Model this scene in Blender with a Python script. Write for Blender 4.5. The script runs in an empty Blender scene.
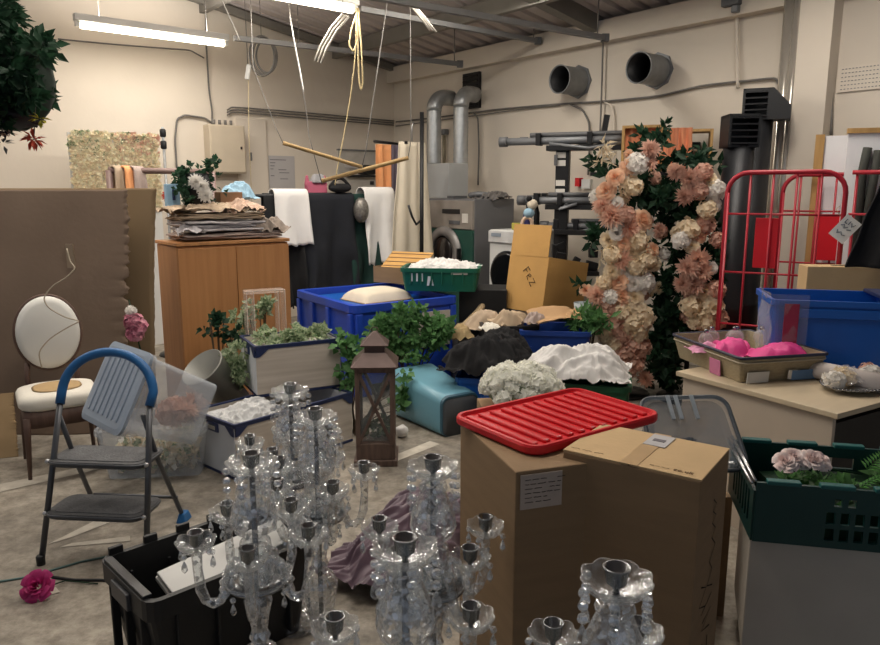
import bpy, math, random
from mathutils import Vector, Matrix, Euler, noise
PI = math.pi
sc = bpy.context.scene
COL = sc.collection

# ------------------------------------------------------------------ camera, world, exposure
F, H = 720.0, 1.65
PITCH = math.atan(132 / 720)
CP, SP = math.cos(PITCH), math.sin(PITCH)
cam = bpy.data.cameras.new('camera')
cam.sensor_fit = 'HORIZONTAL'; cam.sensor_width = 36; cam.lens = 36 * F / 880
cam.clip_start = .05; cam.clip_end = 60
co = bpy.data.objects.new('camera', cam); COL.objects.link(co)
co.location = (0, 0, H); co.rotation_euler = (PI / 2 - PITCH, 0, 0)
sc.camera = co
sc.view_settings.view_transform = 'Standard'
sc.view_settings.look = 'None'
sc.view_settings.gamma = 1
sc.view_settings.use_curve_mapping = False
sc.view_settings.exposure = 0.36
w = bpy.data.worlds.new('world'); sc.world = w; w.use_nodes = True
w.node_tree.nodes['Background'].inputs[0].default_value = (.78, .86, 1, 1)
w.node_tree.nodes['Background'].inputs[1].default_value = .20
sc.cycles.transparent_max_bounces = 32
sc.cycles.max_bounces = 14
sc.cycles.sample_clamp_indirect = 4

def ray(u, v):
    a = (u - 440) / F; b = (322.5 - v) / F
    return Vector((a, CP + b * SP, -SP + b * CP))
def P(u, v, Y):                     # point at distance Y in front of the viewer
    d = ray(u, v); return Vector((0, 0, H)) + d * (Y / d.y)
def PZ(u, v, z):                    # point at height z
    d = ray(u, v); return Vector((0, 0, H)) + d * ((z - H) / d.z)
TH = math.radians(39.3)
RV = Vector((-math.sin(TH), math.cos(TH), 0))     # along the right wall, away
LV = Vector((-math.cos(TH), -math.sin(TH), 0))    # along the left wall, towards the left
CN = Vector((-.646, 10.5, 0))                     # corner of the room
def room(a, b, z): return CN + LV * a - RV * b + Vector((0, 0, z))
def PW(u, v, which, off=0.0):       # point on a wall, `off` in front of it
    n = RV if which == 'L' else -LV
    d = ray(u, v); k = CN.dot(n) - off
    return Vector((0, 0, H)) + d * (k / d.dot(n))

# ceiling lamps: the two in view plus unseen ones added to light the scene (their light sits in the lamp builder)
LAMP_POWER = 34
LAMP_COL = (1, .93, .84)

# ------------------------------------------------------------------ materials
def lin(h):
    h = h.lstrip('#'); o = []
    for i in (0, 2, 4):
        c = int(h[i:i + 2], 16) / 255
        o.append(c / 12.92 if c <= .04045 else ((c + .055) / 1.055) ** 2.4)
    return tuple(o)
MATS = {}
def M(name, col, rough=.55, metal=0.0, var=.12, scale=6.0, bump=0.0, bscale=None, stretch=(1, 1, 1), col2=None, detail=4, trans=0.0, spec=.5, emis=None, estr=0, sheen=0):
    if name in MATS: return MATS[name]
    m = bpy.data.materials.new(name); m.use_nodes = True; MATS[name] = m
    nt = m.node_tree; b = nt.nodes['Principled BSDF']; L = nt.links
    b.inputs['Roughness'].default_value = rough; b.inputs['Metallic'].default_value = metal
    b.inputs['Specular IOR Level'].default_value = spec
    if sheen: b.inputs['Sheen Weight'].default_value = sheen
    c = lin(col)
    tc = nt.nodes.new('ShaderNodeTexCoord'); mp = nt.nodes.new('ShaderNodeMapping')
    mp.inputs['Scale'].default_value = stretch
    L.new(tc.outputs['Object'], mp.inputs[0])
    nz = nt.nodes.new('ShaderNodeTexNoise'); nz.inputs['Scale'].default_value = scale; nz.inputs['Detail'].default_value = detail
    L.new(mp.outputs[0], nz.inputs['Vector'])
    cr = nt.nodes.new('ShaderNodeValToRGB'); cr.color_ramp.elements[0].position = .3; cr.color_ramp.elements[1].position = .7
    c2 = lin(col2) if col2 else tuple(min(1, x * (1 + var)) for x in c)
    c1 = c if col2 else tuple(x * (1 - var) for x in c)
    cr.color_ramp.elements[0].color = (*c1, 1); cr.color_ramp.elements[1].color = (*c2, 1)
    L.new(nz.outputs[0], cr.inputs[0]); L.new(cr.outputs[0], b.inputs['Base Color'])
    if bump:
        n2 = nt.nodes.new('ShaderNodeTexNoise'); n2.inputs['Scale'].default_value = bscale or scale * 4; n2.inputs['Detail'].default_value = 3
        L.new(mp.outputs[0], n2.inputs['Vector'])
        bp = nt.nodes.new('ShaderNodeBump'); bp.inputs['Strength'].default_value = bump; bp.inputs['Distance'].default_value = .02
        L.new(n2.outputs[0], bp.inputs['Height']); L.new(bp.outputs[0], b.inputs['Normal'])
    if trans:
        b.inputs['Transmission Weight'].default_value = trans
    if emis:
        b.inputs['Emission Color'].default_value = (*emis, 1); b.inputs['Emission Strength'].default_value = estr
    return m
def sheer(m, fac=.42):                           # petals and leaves let some light through
    nt = m.node_tree; L = nt.links; b = nt.nodes['Principled BSDF']
    t = nt.nodes.new('ShaderNodeBsdfTranslucent'); x = nt.nodes.new('ShaderNodeMixShader'); x.inputs[0].default_value = fac
    src = b.inputs['Base Color'].links[0].from_socket; L.new(src, t.inputs[0])
    L.new(b.outputs[0], x.inputs[1]); L.new(t.outputs[0], x.inputs[2]); L.new(x.outputs[0], nt.nodes['Material Output'].inputs[0])
    return m
def clear(name, col, mix, rough=.1, ior=1.45):     # thin clear plastic or pane: see-through mixed with a glossy body
    if name in MATS: return MATS[name]
    m = bpy.data.materials.new(name); m.use_nodes = True; MATS[name] = m
    nt = m.node_tree; b = nt.nodes['Principled BSDF']; L = nt.links
    b.inputs['Base Color'].default_value = (*lin(col), 1); b.inputs['Roughness'].default_value = rough
    t = nt.nodes.new('ShaderNodeBsdfTransparent'); x = nt.nodes.new('ShaderNodeMixShader')
    nz = nt.nodes.new('ShaderNodeTexNoise'); nz.inputs['Scale'].default_value = 9
    mr = nt.nodes.new('ShaderNodeMapRange'); mr.inputs['To Min'].default_value = mix - .06; mr.inputs['To Max'].default_value = mix + .06
    lw = nt.nodes.new('ShaderNodeLayerWeight'); lw.inputs['Blend'].default_value = .35
    ad = nt.nodes.new('ShaderNodeMath'); ad.operation = 'MULTIPLY_ADD'; ad.inputs[1].default_value = .35; ad.use_clamp = True
    L.new(nz.outputs[0], mr.inputs[0]); L.new(lw.outputs['Facing'], ad.inputs[0]); L.new(mr.outputs[0], ad.inputs[2])
    L.new(ad.outputs[0], x.inputs[0]); L.new(t.outputs[0], x.inputs[1]); L.new(b.outputs[0], x.inputs[2])
    L.new(x.outputs[0], nt.nodes['Material Output'].inputs[0])
    return m
def crystal(name, base=.05, cut=.85):          # cut glass: clear body, sparkle put in as random pale glossy cells
    m = bpy.data.materials.new(name); m.use_nodes = True; MATS[name] = m
    nt = m.node_tree; L = nt.links; b = nt.nodes['Principled BSDF']
    b.inputs['Base Color'].default_value = (.82, .84, .85, 1); b.inputs['Roughness'].default_value = .08; b.inputs['IOR'].default_value = 1.6
    b.inputs['Specular IOR Level'].default_value = 1
    t = nt.nodes.new('ShaderNodeBsdfTransparent'); t.inputs[0].default_value = (.95, .965, .965, 1)
    lw = nt.nodes.new('ShaderNodeLayerWeight'); lw.inputs['Blend'].default_value = .4
    vo = nt.nodes.new('ShaderNodeTexVoronoi'); vo.inputs['Scale'].default_value = 75
    tc = nt.nodes.new('ShaderNodeTexCoord'); L.new(tc.outputs['Object'], vo.inputs['Vector'])
    bp = nt.nodes.new('ShaderNodeBump'); bp.inputs['Strength'].default_value = .45; bp.inputs['Distance'].default_value = .005
    L.new(vo.outputs['Distance'], bp.inputs['Height']); L.new(bp.outputs[0], b.inputs['Normal'])
    sp = nt.nodes.new('ShaderNodeSeparateColor'); L.new(vo.outputs['Color'], sp.inputs[0])
    pw = nt.nodes.new('ShaderNodeMath'); pw.operation = 'POWER'; pw.inputs[1].default_value = 3.2; L.new(sp.outputs[0], pw.inputs[0])
    m1 = nt.nodes.new('ShaderNodeMath'); m1.operation = 'MULTIPLY_ADD'; m1.inputs[1].default_value = cut; m1.inputs[2].default_value = base; L.new(pw.outputs[0], m1.inputs[0])
    m2 = nt.nodes.new('ShaderNodeMath'); m2.operation = 'MULTIPLY_ADD'; m2.inputs[1].default_value = .6; m2.use_clamp = True
    L.new(lw.outputs['Facing'], m2.inputs[0]); L.new(m1.outputs[0], m2.inputs[2])
    x = nt.nodes.new('ShaderNodeMixShader'); L.new(m2.outputs[0], x.inputs[0]); L.new(t.outputs[0], x.inputs[1])
    gl = nt.nodes.new('ShaderNodeBsdfGlossy'); gl.inputs['Roughness'].default_value = .06; gl.inputs[0].default_value = (.96, .97, 1, 1); L.new(bp.outputs[0], gl.inputs['Normal'])
    x2 = nt.nodes.new('ShaderNodeMixShader'); x2.inputs[0].default_value = .55
    L.new(b.outputs[0], x2.inputs[1]); L.new(gl.outputs[0], x2.inputs[2]); L.new(x2.outputs[0], x.inputs[2])
    L.new(x.outputs[0], nt.nodes['Material Output'].inputs[0])
    return m

# ------------------------------------------------------------------ mesh builder
def rloop(w, d, r, z, n=4, cx=0, cy=0):
    o = []; r = max(1e-4, min(r, w / 2 - 1e-4, d / 2 - 1e-4))
    for sx, sy, a0 in ((1, 1, 0), (-1, 1, PI / 2), (-1, -1, PI), (1, -1, 1.5 * PI)):
        for k in range(n + 1):
            a = a0 + PI / 2 * k / n
            o.append((cx + sx * (w / 2 - r) + r * math.cos(a), cy + sy * (d / 2 - r) + r * math.sin(a), z))
    return o
class MB:
    def __init__(s): s.V = []; s.Fc = []; s.S = []
    def add(s, vs, fs, smooth=False, X=None):
        k = len(s.V)
        for v in vs:
            v = Vector(v); s.V.append(X @ v if X else v)
        for f in fs: s.Fc.append([i + k for i in f]); s.S.append(smooth)
        return s
    def box(s, cx, cy, cz, sx, sy, sz, X=None, top=(1, 1)):
        v = []
        for z, (tx, ty) in ((-.5, (1, 1)), (.5, top)):
            for x, y in ((-.5, -.5), (.5, -.5), (.5, .5), (-.5, .5)):
                v.append((cx + x * sx * tx, cy + y * sy * ty, cz + z * sz))
        return s.add(v, [(3, 2, 1, 0), (4, 5, 6, 7), (0, 1, 5, 4), (1, 2, 6, 5), (2, 3, 7, 6), (3, 0, 4, 7)], False, X)
    def loft(s, loops, c0=True, c1=True, smooth=True, X=None, close=False):
        n = len(loops[0]); v = [p for l in loops for p in l]; f = []
        m = len(loops)
        for j in range(m if close else m - 1):
            j2 = (j + 1) % m
            for i in range(n): f.append((j * n + i, j * n + (i + 1) % n, j2 * n + (i + 1) % n, j2 * n + i))
        if c0: f.append(tuple(range(n - 1, -1, -1)))
        if c1: f.append(tuple((m - 1) * n + i for i in range(n)))
        return s.add(v, f, smooth, X)
    def tub(s, w, d, h, t=.006, taper=.92, rim=.012, r=.03, X=None, rimh=.025, n=3):
        L = [rloop(w * taper, d * taper, r * .8, 0, n), rloop(w, d, r, h - rimh, n)]
        if rim: L += [rloop(w + 2 * rim, d + 2 * rim, r + rim, h - rimh, n), rloop(w + 2 * rim, d + 2 * rim, r + rim, h, n)]
        else: L += [rloop(w, d, r, h, n)]
        L += [rloop(w - 2 * t, d - 2 * t, r, h, n), rloop(w * taper - 2 * t, d * taper - 2 * t, r * .8, t, n)]
        return s.loft(L, True, True, False, X)
    def tube(s, pts, r, n=8, smooth=True, closed=False, X=None, cap=True):
        pts = [Vector(p) for p in pts]; m = len(pts); loops = []
        T = []
        for i in range(m):
            a = pts[(i - 1) % m] if (i or closed) else pts[i]; b = pts[(i + 1) % m] if (i < m - 1 or closed) else pts[i]
            t = (b - a); T.append(t.normalized() if t.length > 1e-9 else Vector((0, 0, 1)))
        up = Vector((0, 0, 1)) if abs(T[0].z) < .9 else Vector((1, 0, 0))
        nx = T[0].cross(up).normalized()
        for i in range(m):
            if i:
                q = T[i - 1].rotation_difference(T[i]); nx = q @ nx
            ny = T[i].cross(nx).normalized(); rr = r[i] if isinstance(r, (list, tuple)) else r
            loops.append([pts[i] + nx * (rr * math.cos(2 * PI * k / n)) + ny * (rr * math.sin(2 * PI * k / n)) for k in range(n)])
        return s.loft(loops, cap and not closed, cap and not closed, smooth, X, closed)
    def lathe(s, prof, n=20, smooth=True, X=None, scal=None, c0=True, c1=True):
        L = []
        for r, z in prof:
            L.append([((r * (1 + (scal[0] * math.cos(scal[1] * 2 * PI * k / n) if scal else 0))) * math.cos(2 * PI * k / n),
                       (r * (1 + (scal[0] * math.cos(scal[1] * 2 * PI * k / n) if scal else 0))) * math.sin(2 * PI * k / n), z) for k in range(n)])
        return s.loft(L, c0, c1, smooth, X)
    def grid(s, f, nu, nv, smooth=True, X=None):
        v = [f(i / nu, j / nv) for j in range(nv + 1) for i in range(nu + 1)]
        q = [(j * (nu + 1) + i, j * (nu + 1) + i + 1, (j + 1) * (nu + 1) + i + 1, (j + 1) * (nu + 1) + i) for j in range(nv) for i in range(nu)]
        return s.add(v, q, smooth, X)
    def ball(s, c, r, n=8, m=6, sc_=(1, 1, 1), smooth=True, X=None):
        L = []
        for j in range(1, m):
            a = PI * j / m
            L.append([(c[0] + sc_[0] * r * math.sin(a) * math.cos(2 * PI * k / n), c[1] + sc_[1] * r * math.sin(a) * math.sin(2 * PI * k / n), c[2] - sc_[2] * r * math.cos(a)) for k in range(n)])
        return s.loft(L, True, True, smooth, X)
    def leaf(s, p, d, nrm, l, wd, cup=.15):
        p = Vector(p); d = Vector(d).normalized(); sd = d.cross(Vector(nrm))
        sd = sd.normalized() if sd.length > 1e-6 else Vector((1, 0, 0)); up = sd.cross(d)
        v = [p, p + d * l * .45 + sd * wd / 2 + up * l * cup, p + d * l * .5 - up * l * .02, p + d * l * .45 - sd * wd / 2 + up * l * cup, p + d * l + up * l * -.08]
        return s.add(v, [(0, 1, 2), (0, 2, 3), (1, 4, 2), (3, 2, 4)], True)
    def prism(s, poly, t, X=None):            # polygon in x/z, thickness along y
        n = len(poly); v = [(x, -t / 2, z) for x, z in poly] + [(x, t / 2, z) for x, z in poly]
        f = [tuple(range(n)), tuple(range(2 * n - 1, n - 1, -1))] + [(i + n, (i + 1) % n + n, (i + 1) % n, i) for i in range(n)]
        return s.add(v, f, False, X)
    def mesh(s, name, mat):
        me = bpy.data.meshes.new(name); me.from_pydata([tuple(v) for v in s.V], [], s.Fc)
        me.polygons.foreach_set('use_smooth', s.S); me.materials.append(mat); me.update(); return me
    def build(s, name, mat, parent=None, loc=(0, 0, 0), rot=(0, 0, 0), bev=0, sub=0, solid=0, kind=None, label=None):
        return place(s.mesh(name, mat), name, parent, loc, rot, bev, sub, solid, kind, label)
def place(me, name, parent=None, loc=(0, 0, 0), rot=(0, 0, 0), bev=0, sub=0, solid=0, kind=None, label=None):
    o = bpy.data.objects.new(name, me); COL.objects.link(o)
    if parent: o.parent = parent
    o.location = loc; o.rotation_euler = rot
    if bev:
        m = o.modifiers.new('bevel', 'BEVEL'); m.width = bev; m.segments = 2; m.limit_method = 'ANGLE'; m.angle_limit = .7
    if solid:
        m = o.modifiers.new('solid', 'SOLIDIFY'); m.thickness = solid; m.offset = 0
    if sub:
        m = o.modifiers.new('sub', 'SUBSURF'); m.levels = sub; m.render_levels = sub
    if kind: o['kind'] = kind
    if label: o['label'] = label
    return o
def tag(o, label, cat, group=None, kind=None):
    o['label'] = label; o['category'] = cat
    if group: o['group'] = group
    if kind: o['kind'] = kind
    return o
def thing(name, label, cat, loc=(0, 0, 0), rot=0, group=None):
    o = bpy.data.objects.new(name, None); COL.objects.link(o); o.empty_display_size = .1
    o.location = loc; o.rotation_euler = rot if isinstance(rot, (tuple, Euler)) else (0, 0, rot)
    return tag(o, label, cat, group)
def copy_tree(o, parent=None):
    c = o.copy(); COL.objects.link(c)
    if parent: c.parent = parent
    for ch in list(o.children): copy_tree(ch, c)
    return c
def T3(loc, rot=(0, 0, 0), s=1): return Matrix.Translation(loc) @ Euler(rot).to_matrix().to_4x4() @ Matrix.Scale(s, 4)
def nz(x, y, z=0.0): return noise.noise(Vector((x, y, z)))
def unit(rng):
    while True:
        v = Vector((rng.uniform(-1, 1), rng.uniform(-1, 1), rng.uniform(-1, 1)))
        if .05 < v.length < 1: return v.normalized()

# cloth
def pile(wd, dp, h, seed, nu=84, nv=72, fold=.05, edge=.0, freq=5, power=2.6, fine=1.0, an=1.0):
    b = MB(); ca, sa = math.cos(seed * 1.7), math.sin(seed * 1.7)
    def f(u, v):
        x = (u - .5) * 2; y = (v - .5) * 2
        r = min(1, (abs(x) ** power + abs(y) ** power) ** (1 / power))
        a = math.atan2(y, x); e = 1 + .14 * nz(2.2 * math.cos(a) + seed, 2.2 * math.sin(a), seed) + .05 * nz(6 * math.cos(a) + seed, 6 * math.sin(a), seed)
        X_, Y_ = (x * ca - y * sa) * wd * 3, (x * sa + y * ca) * dp * 3
        wx = nz(X_ * .8 + seed, Y_ * .8, 1.3); wy = nz(X_ * .8, Y_ * .8 + seed, 5.3)
        k1 = 1 - abs(nz(X_ * freq * .22 * an + wx * 1.1 + seed, Y_ * freq * .5 + wy * 1.1, seed)) * 3
        k2 = 1 - abs(nz(X_ * freq * .6 * an + wy * 1.6, Y_ * freq * 1.1 + wx * 1.6 + seed, seed + 4)) * 3
        k3 = 1 - abs(nz(X_ * freq * 1.9 + wx * 2, Y_ * freq * 2.3 + wy * 2, seed + 8)) * 3
        z = h * (1 - r ** 3) * (.75 + .55 * nz(X_ * .7 + seed, Y_ * .7, 7)) + fold * (.7 * k1 + .38 * k2 + .14 * fine * k3) * (1 - .25 * r) + edge * r ** 5
        q = 1 + .05 * k1 * r
        return (x * wd / 2 * e * q, y * dp / 2 * e * q, z)
    return b.grid(f, nu, nv)
def curtain(wd, h, pleats, amp, seed, flare=0.0, nu=64, nv=24, taper=0.0, ragged=.0):
    b = MB()
    def f(u, v):
        z = h * (1 - v); k = amp * (.45 + .55 * v)
        x = (u - .5) * wd * (1 + flare * v - taper * (1 - v)) + .02 * nz(v * 3, u * 4 + seed)
        y = k * math.sin(u * pleats * 2 * PI + 1.2 * nz(u * 3 + seed, v * 1.2)) + k * .5 * nz(u * 7 + seed, v * 2)
        return (x, y, z + ragged * v * nz(u * 4 + seed, 3))
    return b.grid(f, nu, nv)
def over_rail(wd, front, back, r, seed, skew=0.0, flare=.0):
    b = MB(); tot = front + back + PI * r
    def f(u, v):
        s = v * tot
        if s < back: y, z = r, -(back - s)
        elif s < back + PI * r:
            a = (s - back) / r; y, z = r * math.cos(a), r * math.sin(a)
        else: y, z = -r, -(s - back - PI * r)
        d = max(0, -z)
        y += (.035 * d / .5) * math.sin(u * 9 + seed + 2 * nz(u * 3, d * 2 + seed)) * (1 if y > 0 else 1) - (.03 * d if y < 0 else -.02 * d)
        return ((u - .5) * wd * (1 + flare * d) + skew * d * (1 if s > back else 0), y, z + .02 * d * nz(u * 5, seed) * 3)
    return b.grid(f, 30, 40)
# flowers (shared meshes, +z is where the bloom faces)
def rose_mesh(mat, name, seed=0):
    rng = random.Random(seed); b = MB()
    for k, (n, r, h, op) in enumerate(((3, .012, .034, .1), (4, .020, .033, .3), (5, .030, .029, .62), (6, .041, .022, .95), (7, .05, .012, 1.2))):
        for i in range(n):
            a = 2 * PI * (i + .5 * (k % 2) + rng.uniform(-.1, .1)) / n; wa = 2 * PI / n * .72
            def f(u, v, a=a, wa=wa, r=r, h=h, op=op):
                t = a + (u - .5) * 2 * wa * (.55 + .45 * math.sin(PI * min(v + .15, 1)))
                rr = r * (.35 + .65 * v ** .8) + .008 * op * v ** 3; zz = -.012 + (h + .012) * v ** .9 - .012 * op * v ** 4 - .006 * (2 * u - 1) ** 2 * v
                return (rr * math.cos(t), rr * math.sin(t), zz)
            b.grid(f, 4, 3)
    return b.mesh(name, mat)
def hydra_mesh(mat, name, n=46, seed=1, fl=.016, R=.05, rough=.2, core=.72, flat=.8):
    rng = random.Random(seed); b = MB(); n = int(n * 1.5)
    b.ball((0, 0, 0), R * core, 12, 8, (1, 1, flat))
    for i in range(n):
        z = 1 - 1.45 * (i + .5) / n; a = i * 2.399; rr = math.sqrt(max(0, 1 - z * z))
        d = Vector((rr * math.cos(a), rr * math.sin(a), z)); c = d * R * rng.uniform(1 - rough, 1 + rough * .8); c.z *= flat; d = (d + unit(rng) * .45).normalized()
        t1 = d.orthogonal().normalized(); t1 = Matrix.Rotation(rng.uniform(0, 6), 3, d) @ t1
        for k in range(4):
            dd = Matrix.Rotation(k * PI / 2, 3, d) @ t1
            b.leaf(c, dd + d * .3, d, fl, fl * 1.0, .08)
    return b.mesh(name, mat)
def dahlia_mesh(mat, name, layers=5, R=.06, seed=2, wd=.022):
    rng = random.Random(seed); b = MB(); layers += 1
    for k in range(layers):
        n = 7 + 3 * k; el = 1.4 - 1.35 * k / (layers - 1)
        for i in range(n):
            a = 2 * PI * (i + .5 * (k % 2)) / n + rng.uniform(-.14, .14); e = el + rng.uniform(-.14, .14)
            d = Vector((math.cos(a) * math.cos(e), math.sin(a) * math.cos(e), math.sin(e)))
            b.leaf(d * .006 + Vector((0, 0, .004)), d, (0, 0, 1) if e < 1 else (math.cos(a), math.sin(a), .3), R * (.62 + .38 * k / (layers - 1)) * rng.uniform(.85, 1.08), wd, .16)
    return b.mesh(name, mat)
def orient(n, spin=0.0):
    q = Vector((0, 0, 1)).rotation_difference(Vector(n).normalized())
    return (q.to_matrix() @ Matrix.Rotation(spin, 3, 'Z')).to_euler()
def foliage(pts, n, rng, l=.08, wd=.035, spread=.06, clump=5):
    b = MB(); pts = list(pts)
    for i in range(n // clump):
        p, o = pts[rng.randrange(len(pts))]
        c = p + unit(rng) * rng.uniform(0, spread)
        for k in range(clump):
            d = (o * .6 + unit(rng)).normalized()
            s = rng.uniform(.65, 1.25)
            b.leaf(c + d * .01, d, (o + unit(rng) * .6), l * s, wd * s, rng.uniform(.02, .22))
    return b
def strokes(lines, r=.003):                   # handwriting: poly-lines in x/z drawn as thin ink ribbons
    b = MB()
    for ln in lines:
        b.tube([(x, 0, z) for x, z in ln], r, 4)
    return b
def scribble(x0, z0, ln, rows, rng, hgt=.012, gap=.02, r=.0012, fill=.8):
    L = []
    for k in range(rows):
        x = x0
        while x < x0 + ln * (1 if k < rows - 1 else .6):
            wl = rng.uniform(.02, .05) * ln / .2; pts = []
            m = 7
            for i in range(m): pts.append((x + wl * i / (m - 1), z0 - k * gap + rng.uniform(-.4, .4) * hgt))
            if rng.random() < fill: L.append(pts)
            x += wl * 1.3
    return strokes(L, r)

# ------------------------------------------------------------------ palette
wall_m = M('painted_wall', '#d5cbbd', .8, var=.05, scale=.8, bump=.08, bscale=14)
floor_m = None
card = M('cardboard', '#8d7355', .85, var=.07, scale=5, bump=.06, bscale=60, stretch=(1, 1, 6))
card_lt = M('pale_cardboard', '#c9ab80', .85, var=.06, scale=5, bump=.05, bscale=50)
card_tan = M('tan_cardboard', '#c79a5a', .85, var=.06, scale=5, bump=.05, bscale=50)
card_dk = M('dull_cardboard', '#746253', .88, var=.08, scale=2.2, bump=.08, bscale=30)
wood_cab = M('beech_veneer', '#c08a58', .45, scale=3, stretch=(9, 9, .5), col2='#b07a4a', bump=.03, bscale=12)
wood_dk = M('dark_brown_wood', '#4a342b', .6, scale=5, stretch=(5, 5, .6), col2='#5f473b', bump=.12)
wood_pine = M('pine_wood', '#a9844e', .6, scale=4, stretch=(6, 6, .6), col2='#c29b62')
bamboo = M('bamboo_rod', '#a08556', .6, scale=20, col2='#8b7045')
crate_wd = M('grey_woodgrain_board', '#b4aa9d', .6, scale=4, stretch=(.5, 3, 9), col2='#c9c0b4')
crate_wt = M('white_board', '#c9ccd0', .6, var=.04)
navy = M('navy_plastic', '#1d2b52', .45, var=.1)
blue = M('blue_plastic', '#1f47b8', .42, var=.08, scale=3)
blue_t = M('royal_blue_plastic', '#0f56ad', .38, var=.08, scale=3)
green = M('green_plastic', '#0c5a45', .45, var=.1)
green_d = M('dark_green_plastic', '#083a38', .42, var=.1)
green_b = M('bottle_green_plastic', '#17563a', .5, var=.1)
black = M('black_plastic', '#17181a', .5, var=.2)
blackm = M('black_metal', '#1c1c1e', .45, .3, var=.2)
red = M('red_plastic', '#d01a26', .32, var=.06)
redm = M('red_painted_steel', '#a81c2e', .4, var=.12)
redp = M('red_plate', '#cf1524', .4, var=.05)
teal = M('teal_plastic', '#6c9fb2', .4, var=.07, scale=3)
teal_d = M('grey_base', '#4c4f54', .6, var=.1)
steel = M('brushed_steel', '#c9cacc', .28, .9, var=.08, stretch=(1, 1, 12))
silver = M('silver_metal', '#8f9194', .22, 1, var=.1)
galv = M('galvanised_duct', '#a3a6a8', .38, .75, scale=12, col2='#b9bcbd', bump=.15)
greym = M('grey_steel', '#75777a', .5, .4, var=.08)
grey_p = M('grey_plastic', '#8d97a3', .4, var=.06)
grey_d = M('dark_grey_paint', '#5b5c5e', .55, var=.06)
stepm = M('ladder_grey_steel', '#55575b', .42, .5, var=.15)
tread_m = M('ladder_tread', '#4d4e50', .65, var=.18, scale=14, bump=.2)
ladder_b = M('blue_grip', '#1d5f98', .5, var=.12, scale=12)
white_f = M('white_cloth', '#dcdad7', .9, var=.03, bump=.1, sheen=.2)
white_g = M('off_white_cloth', '#dcd7cb', .9, var=.05, bump=.1)
cream_f = M('cream_cloth', '#d9cdb9', .9, var=.05)
black_f = M('black_cloth', '#141416', .95, var=.2, bump=.15)
navy_f = M('dark_navy_cloth', '#15181f', .95, var=.2, bump=.1)
green_f = M('dark_green_cloth', '#12322c', .95, var=.2, bump=.1)
purple_f = M('mauve_satin', '#66525f', .45, var=.08, scale=3, sheen=.3)
blue_f = M('pale_blue_cloth', '#8fb0c4', .85, var=.1)
beige_f = M('beige_cloth', '#b39f88', .9, var=.15, bump=.12)
pinkgrey_f = M('pinkish_grey_cloth', '#a99890', .9, var=.15, bump=.12)
silver_f = M('grey_white_linen', '#b6b2b4', .7, var=.14, scale=8)
orange_f = M('orange_curtain_cloth', '#eba46e', .85, var=.08)
mauve_f = M('grey_mauve_cloth', '#6c6270', .9, var=.1)
peach_f = M('peach_organza', '#dd8f66', .7, var=.18, scale=5, stretch=(5, 5, .6), sheen=.3)
white_p = M('white_plastic', '#d9d9d6', .4, var=.03)
white_pt = M('white_painted_board', '#b9b4aa', .6, var=.05, bump=.03)
desk_m = M('cream_laminate', '#c8b79b', .4, var=.04, scale=4, stretch=(1, 6, 1))
desk_e = M('desk_panel_laminate', '#bfb1a0', .5, var=.04)
leafm = M('green_leaves', '#3d6639', .5, scale=14, col2='#77a868', spec=.4)
leaf_d = M('dark_leaves', '#1a3324', .55, scale=14, col2='#2f5038', spec=.3)
leaf_f = M('fern_leaves', '#3d7a34', .55, scale=14, col2='#5f9d4a')
leaf_v = M('variegated_ivy_leaves', '#3f6a3a', .5, scale=55, col2='#c9d2b0')
stem_m = M('brown_stems', '#4a3b28', .8)
r_peach = M('peach_petals', '#eab896', .7, scale=20, col2='#f5d6b8')
r_cream = M('cream_petals', '#ead6b4', .7, scale=20, col2='#f4e9d2')
r_white = M('white_petals', '#e9e5de', .7, scale=20, col2='#f6f3ee')
r_coral = M('coral_petals', '#e8b49a', .7, scale=20, col2='#f7d9c5')
r_dusty = M('dusty_pink_petals', '#cc9f8b', .75, scale=20, col2='#eecab7')
r_hot = M('magenta_petals', '#b3246e', .6, scale=20, col2='#d24a90')
r_hyd = M('white_green_petals', '#f3f3e8', .7, scale=20, col2='#fdfdf8')
for m_ in (M('pale_yellow_petals', '#efe8c8', .7, scale=30, col2='#faf5e0'), r_peach, r_cream, r_white, r_coral, r_dusty, r_hot, r_hyd, leafm, leaf_d, leaf_f, leaf_v): sheer(m_)
pink_f = M('hot_pink_tissue', '#e0428f', .55, var=.12, scale=9)
red_fl = M('orange_red_petals', '#b8432c', .7, var=.2)
yellow_fl = M('yellow_petals', '#b5ac2e', .7, var=.15)
purple_fl = M('dark_purple_petals', '#2b1f3a', .7, var=.2)
ink = M('black_ink', '#241a14', .8)
inkg = M('grey_ink', '#6d6a70', .8)
paper = M('white_paper', '#d6d2ca', .8, var=.03)
notice_m = M('grey_paper', '#b3b0b0', .8, var=.03)
kraft = M('kraft_paper', '#b8946c', .85, var=.07)
rope_m = M('cream_rope', '#b8a578', .9, scale=60, col2='#d0bf96')
wire_m = M('grey_cable', '#6d6a66', .7)
clr = clear('clear_plastic', '#cdd4dc', .17, .15)
clr_g = clear('smoke_clear_plastic', '#8a949e', .16, .15)
glass_p = clear('glass_pane', '#aeb9b9', .12, .03)
acry = clear('clear_acrylic', '#e9dcd2', .10, .05)
wrap = clear('clear_wrap', '#d9d6d6', .13, .06)
cry = crystal('crystal_glass'); cry_d = crystal('crystal_dish_glass', .05, .10)
pipe_m = M('shiny_steel_pipe', '#cfc9be', .2, .7, var=.05)
duct_blk = M('black_duct', '#2a2b2e', .45, .4, var=.2, scale=3)

# ------------------------------------------------------------------ the setting
def struct(mb, name, mat, **k):
    o = mb.build(name, mat, **k); o['kind'] = 'structure'; return o
EAVE, SLOPE = 3.35, .175
def ceil_z(a): return EAVE + SLOPE * a
LA, LB = 13.0, 13.0
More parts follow.
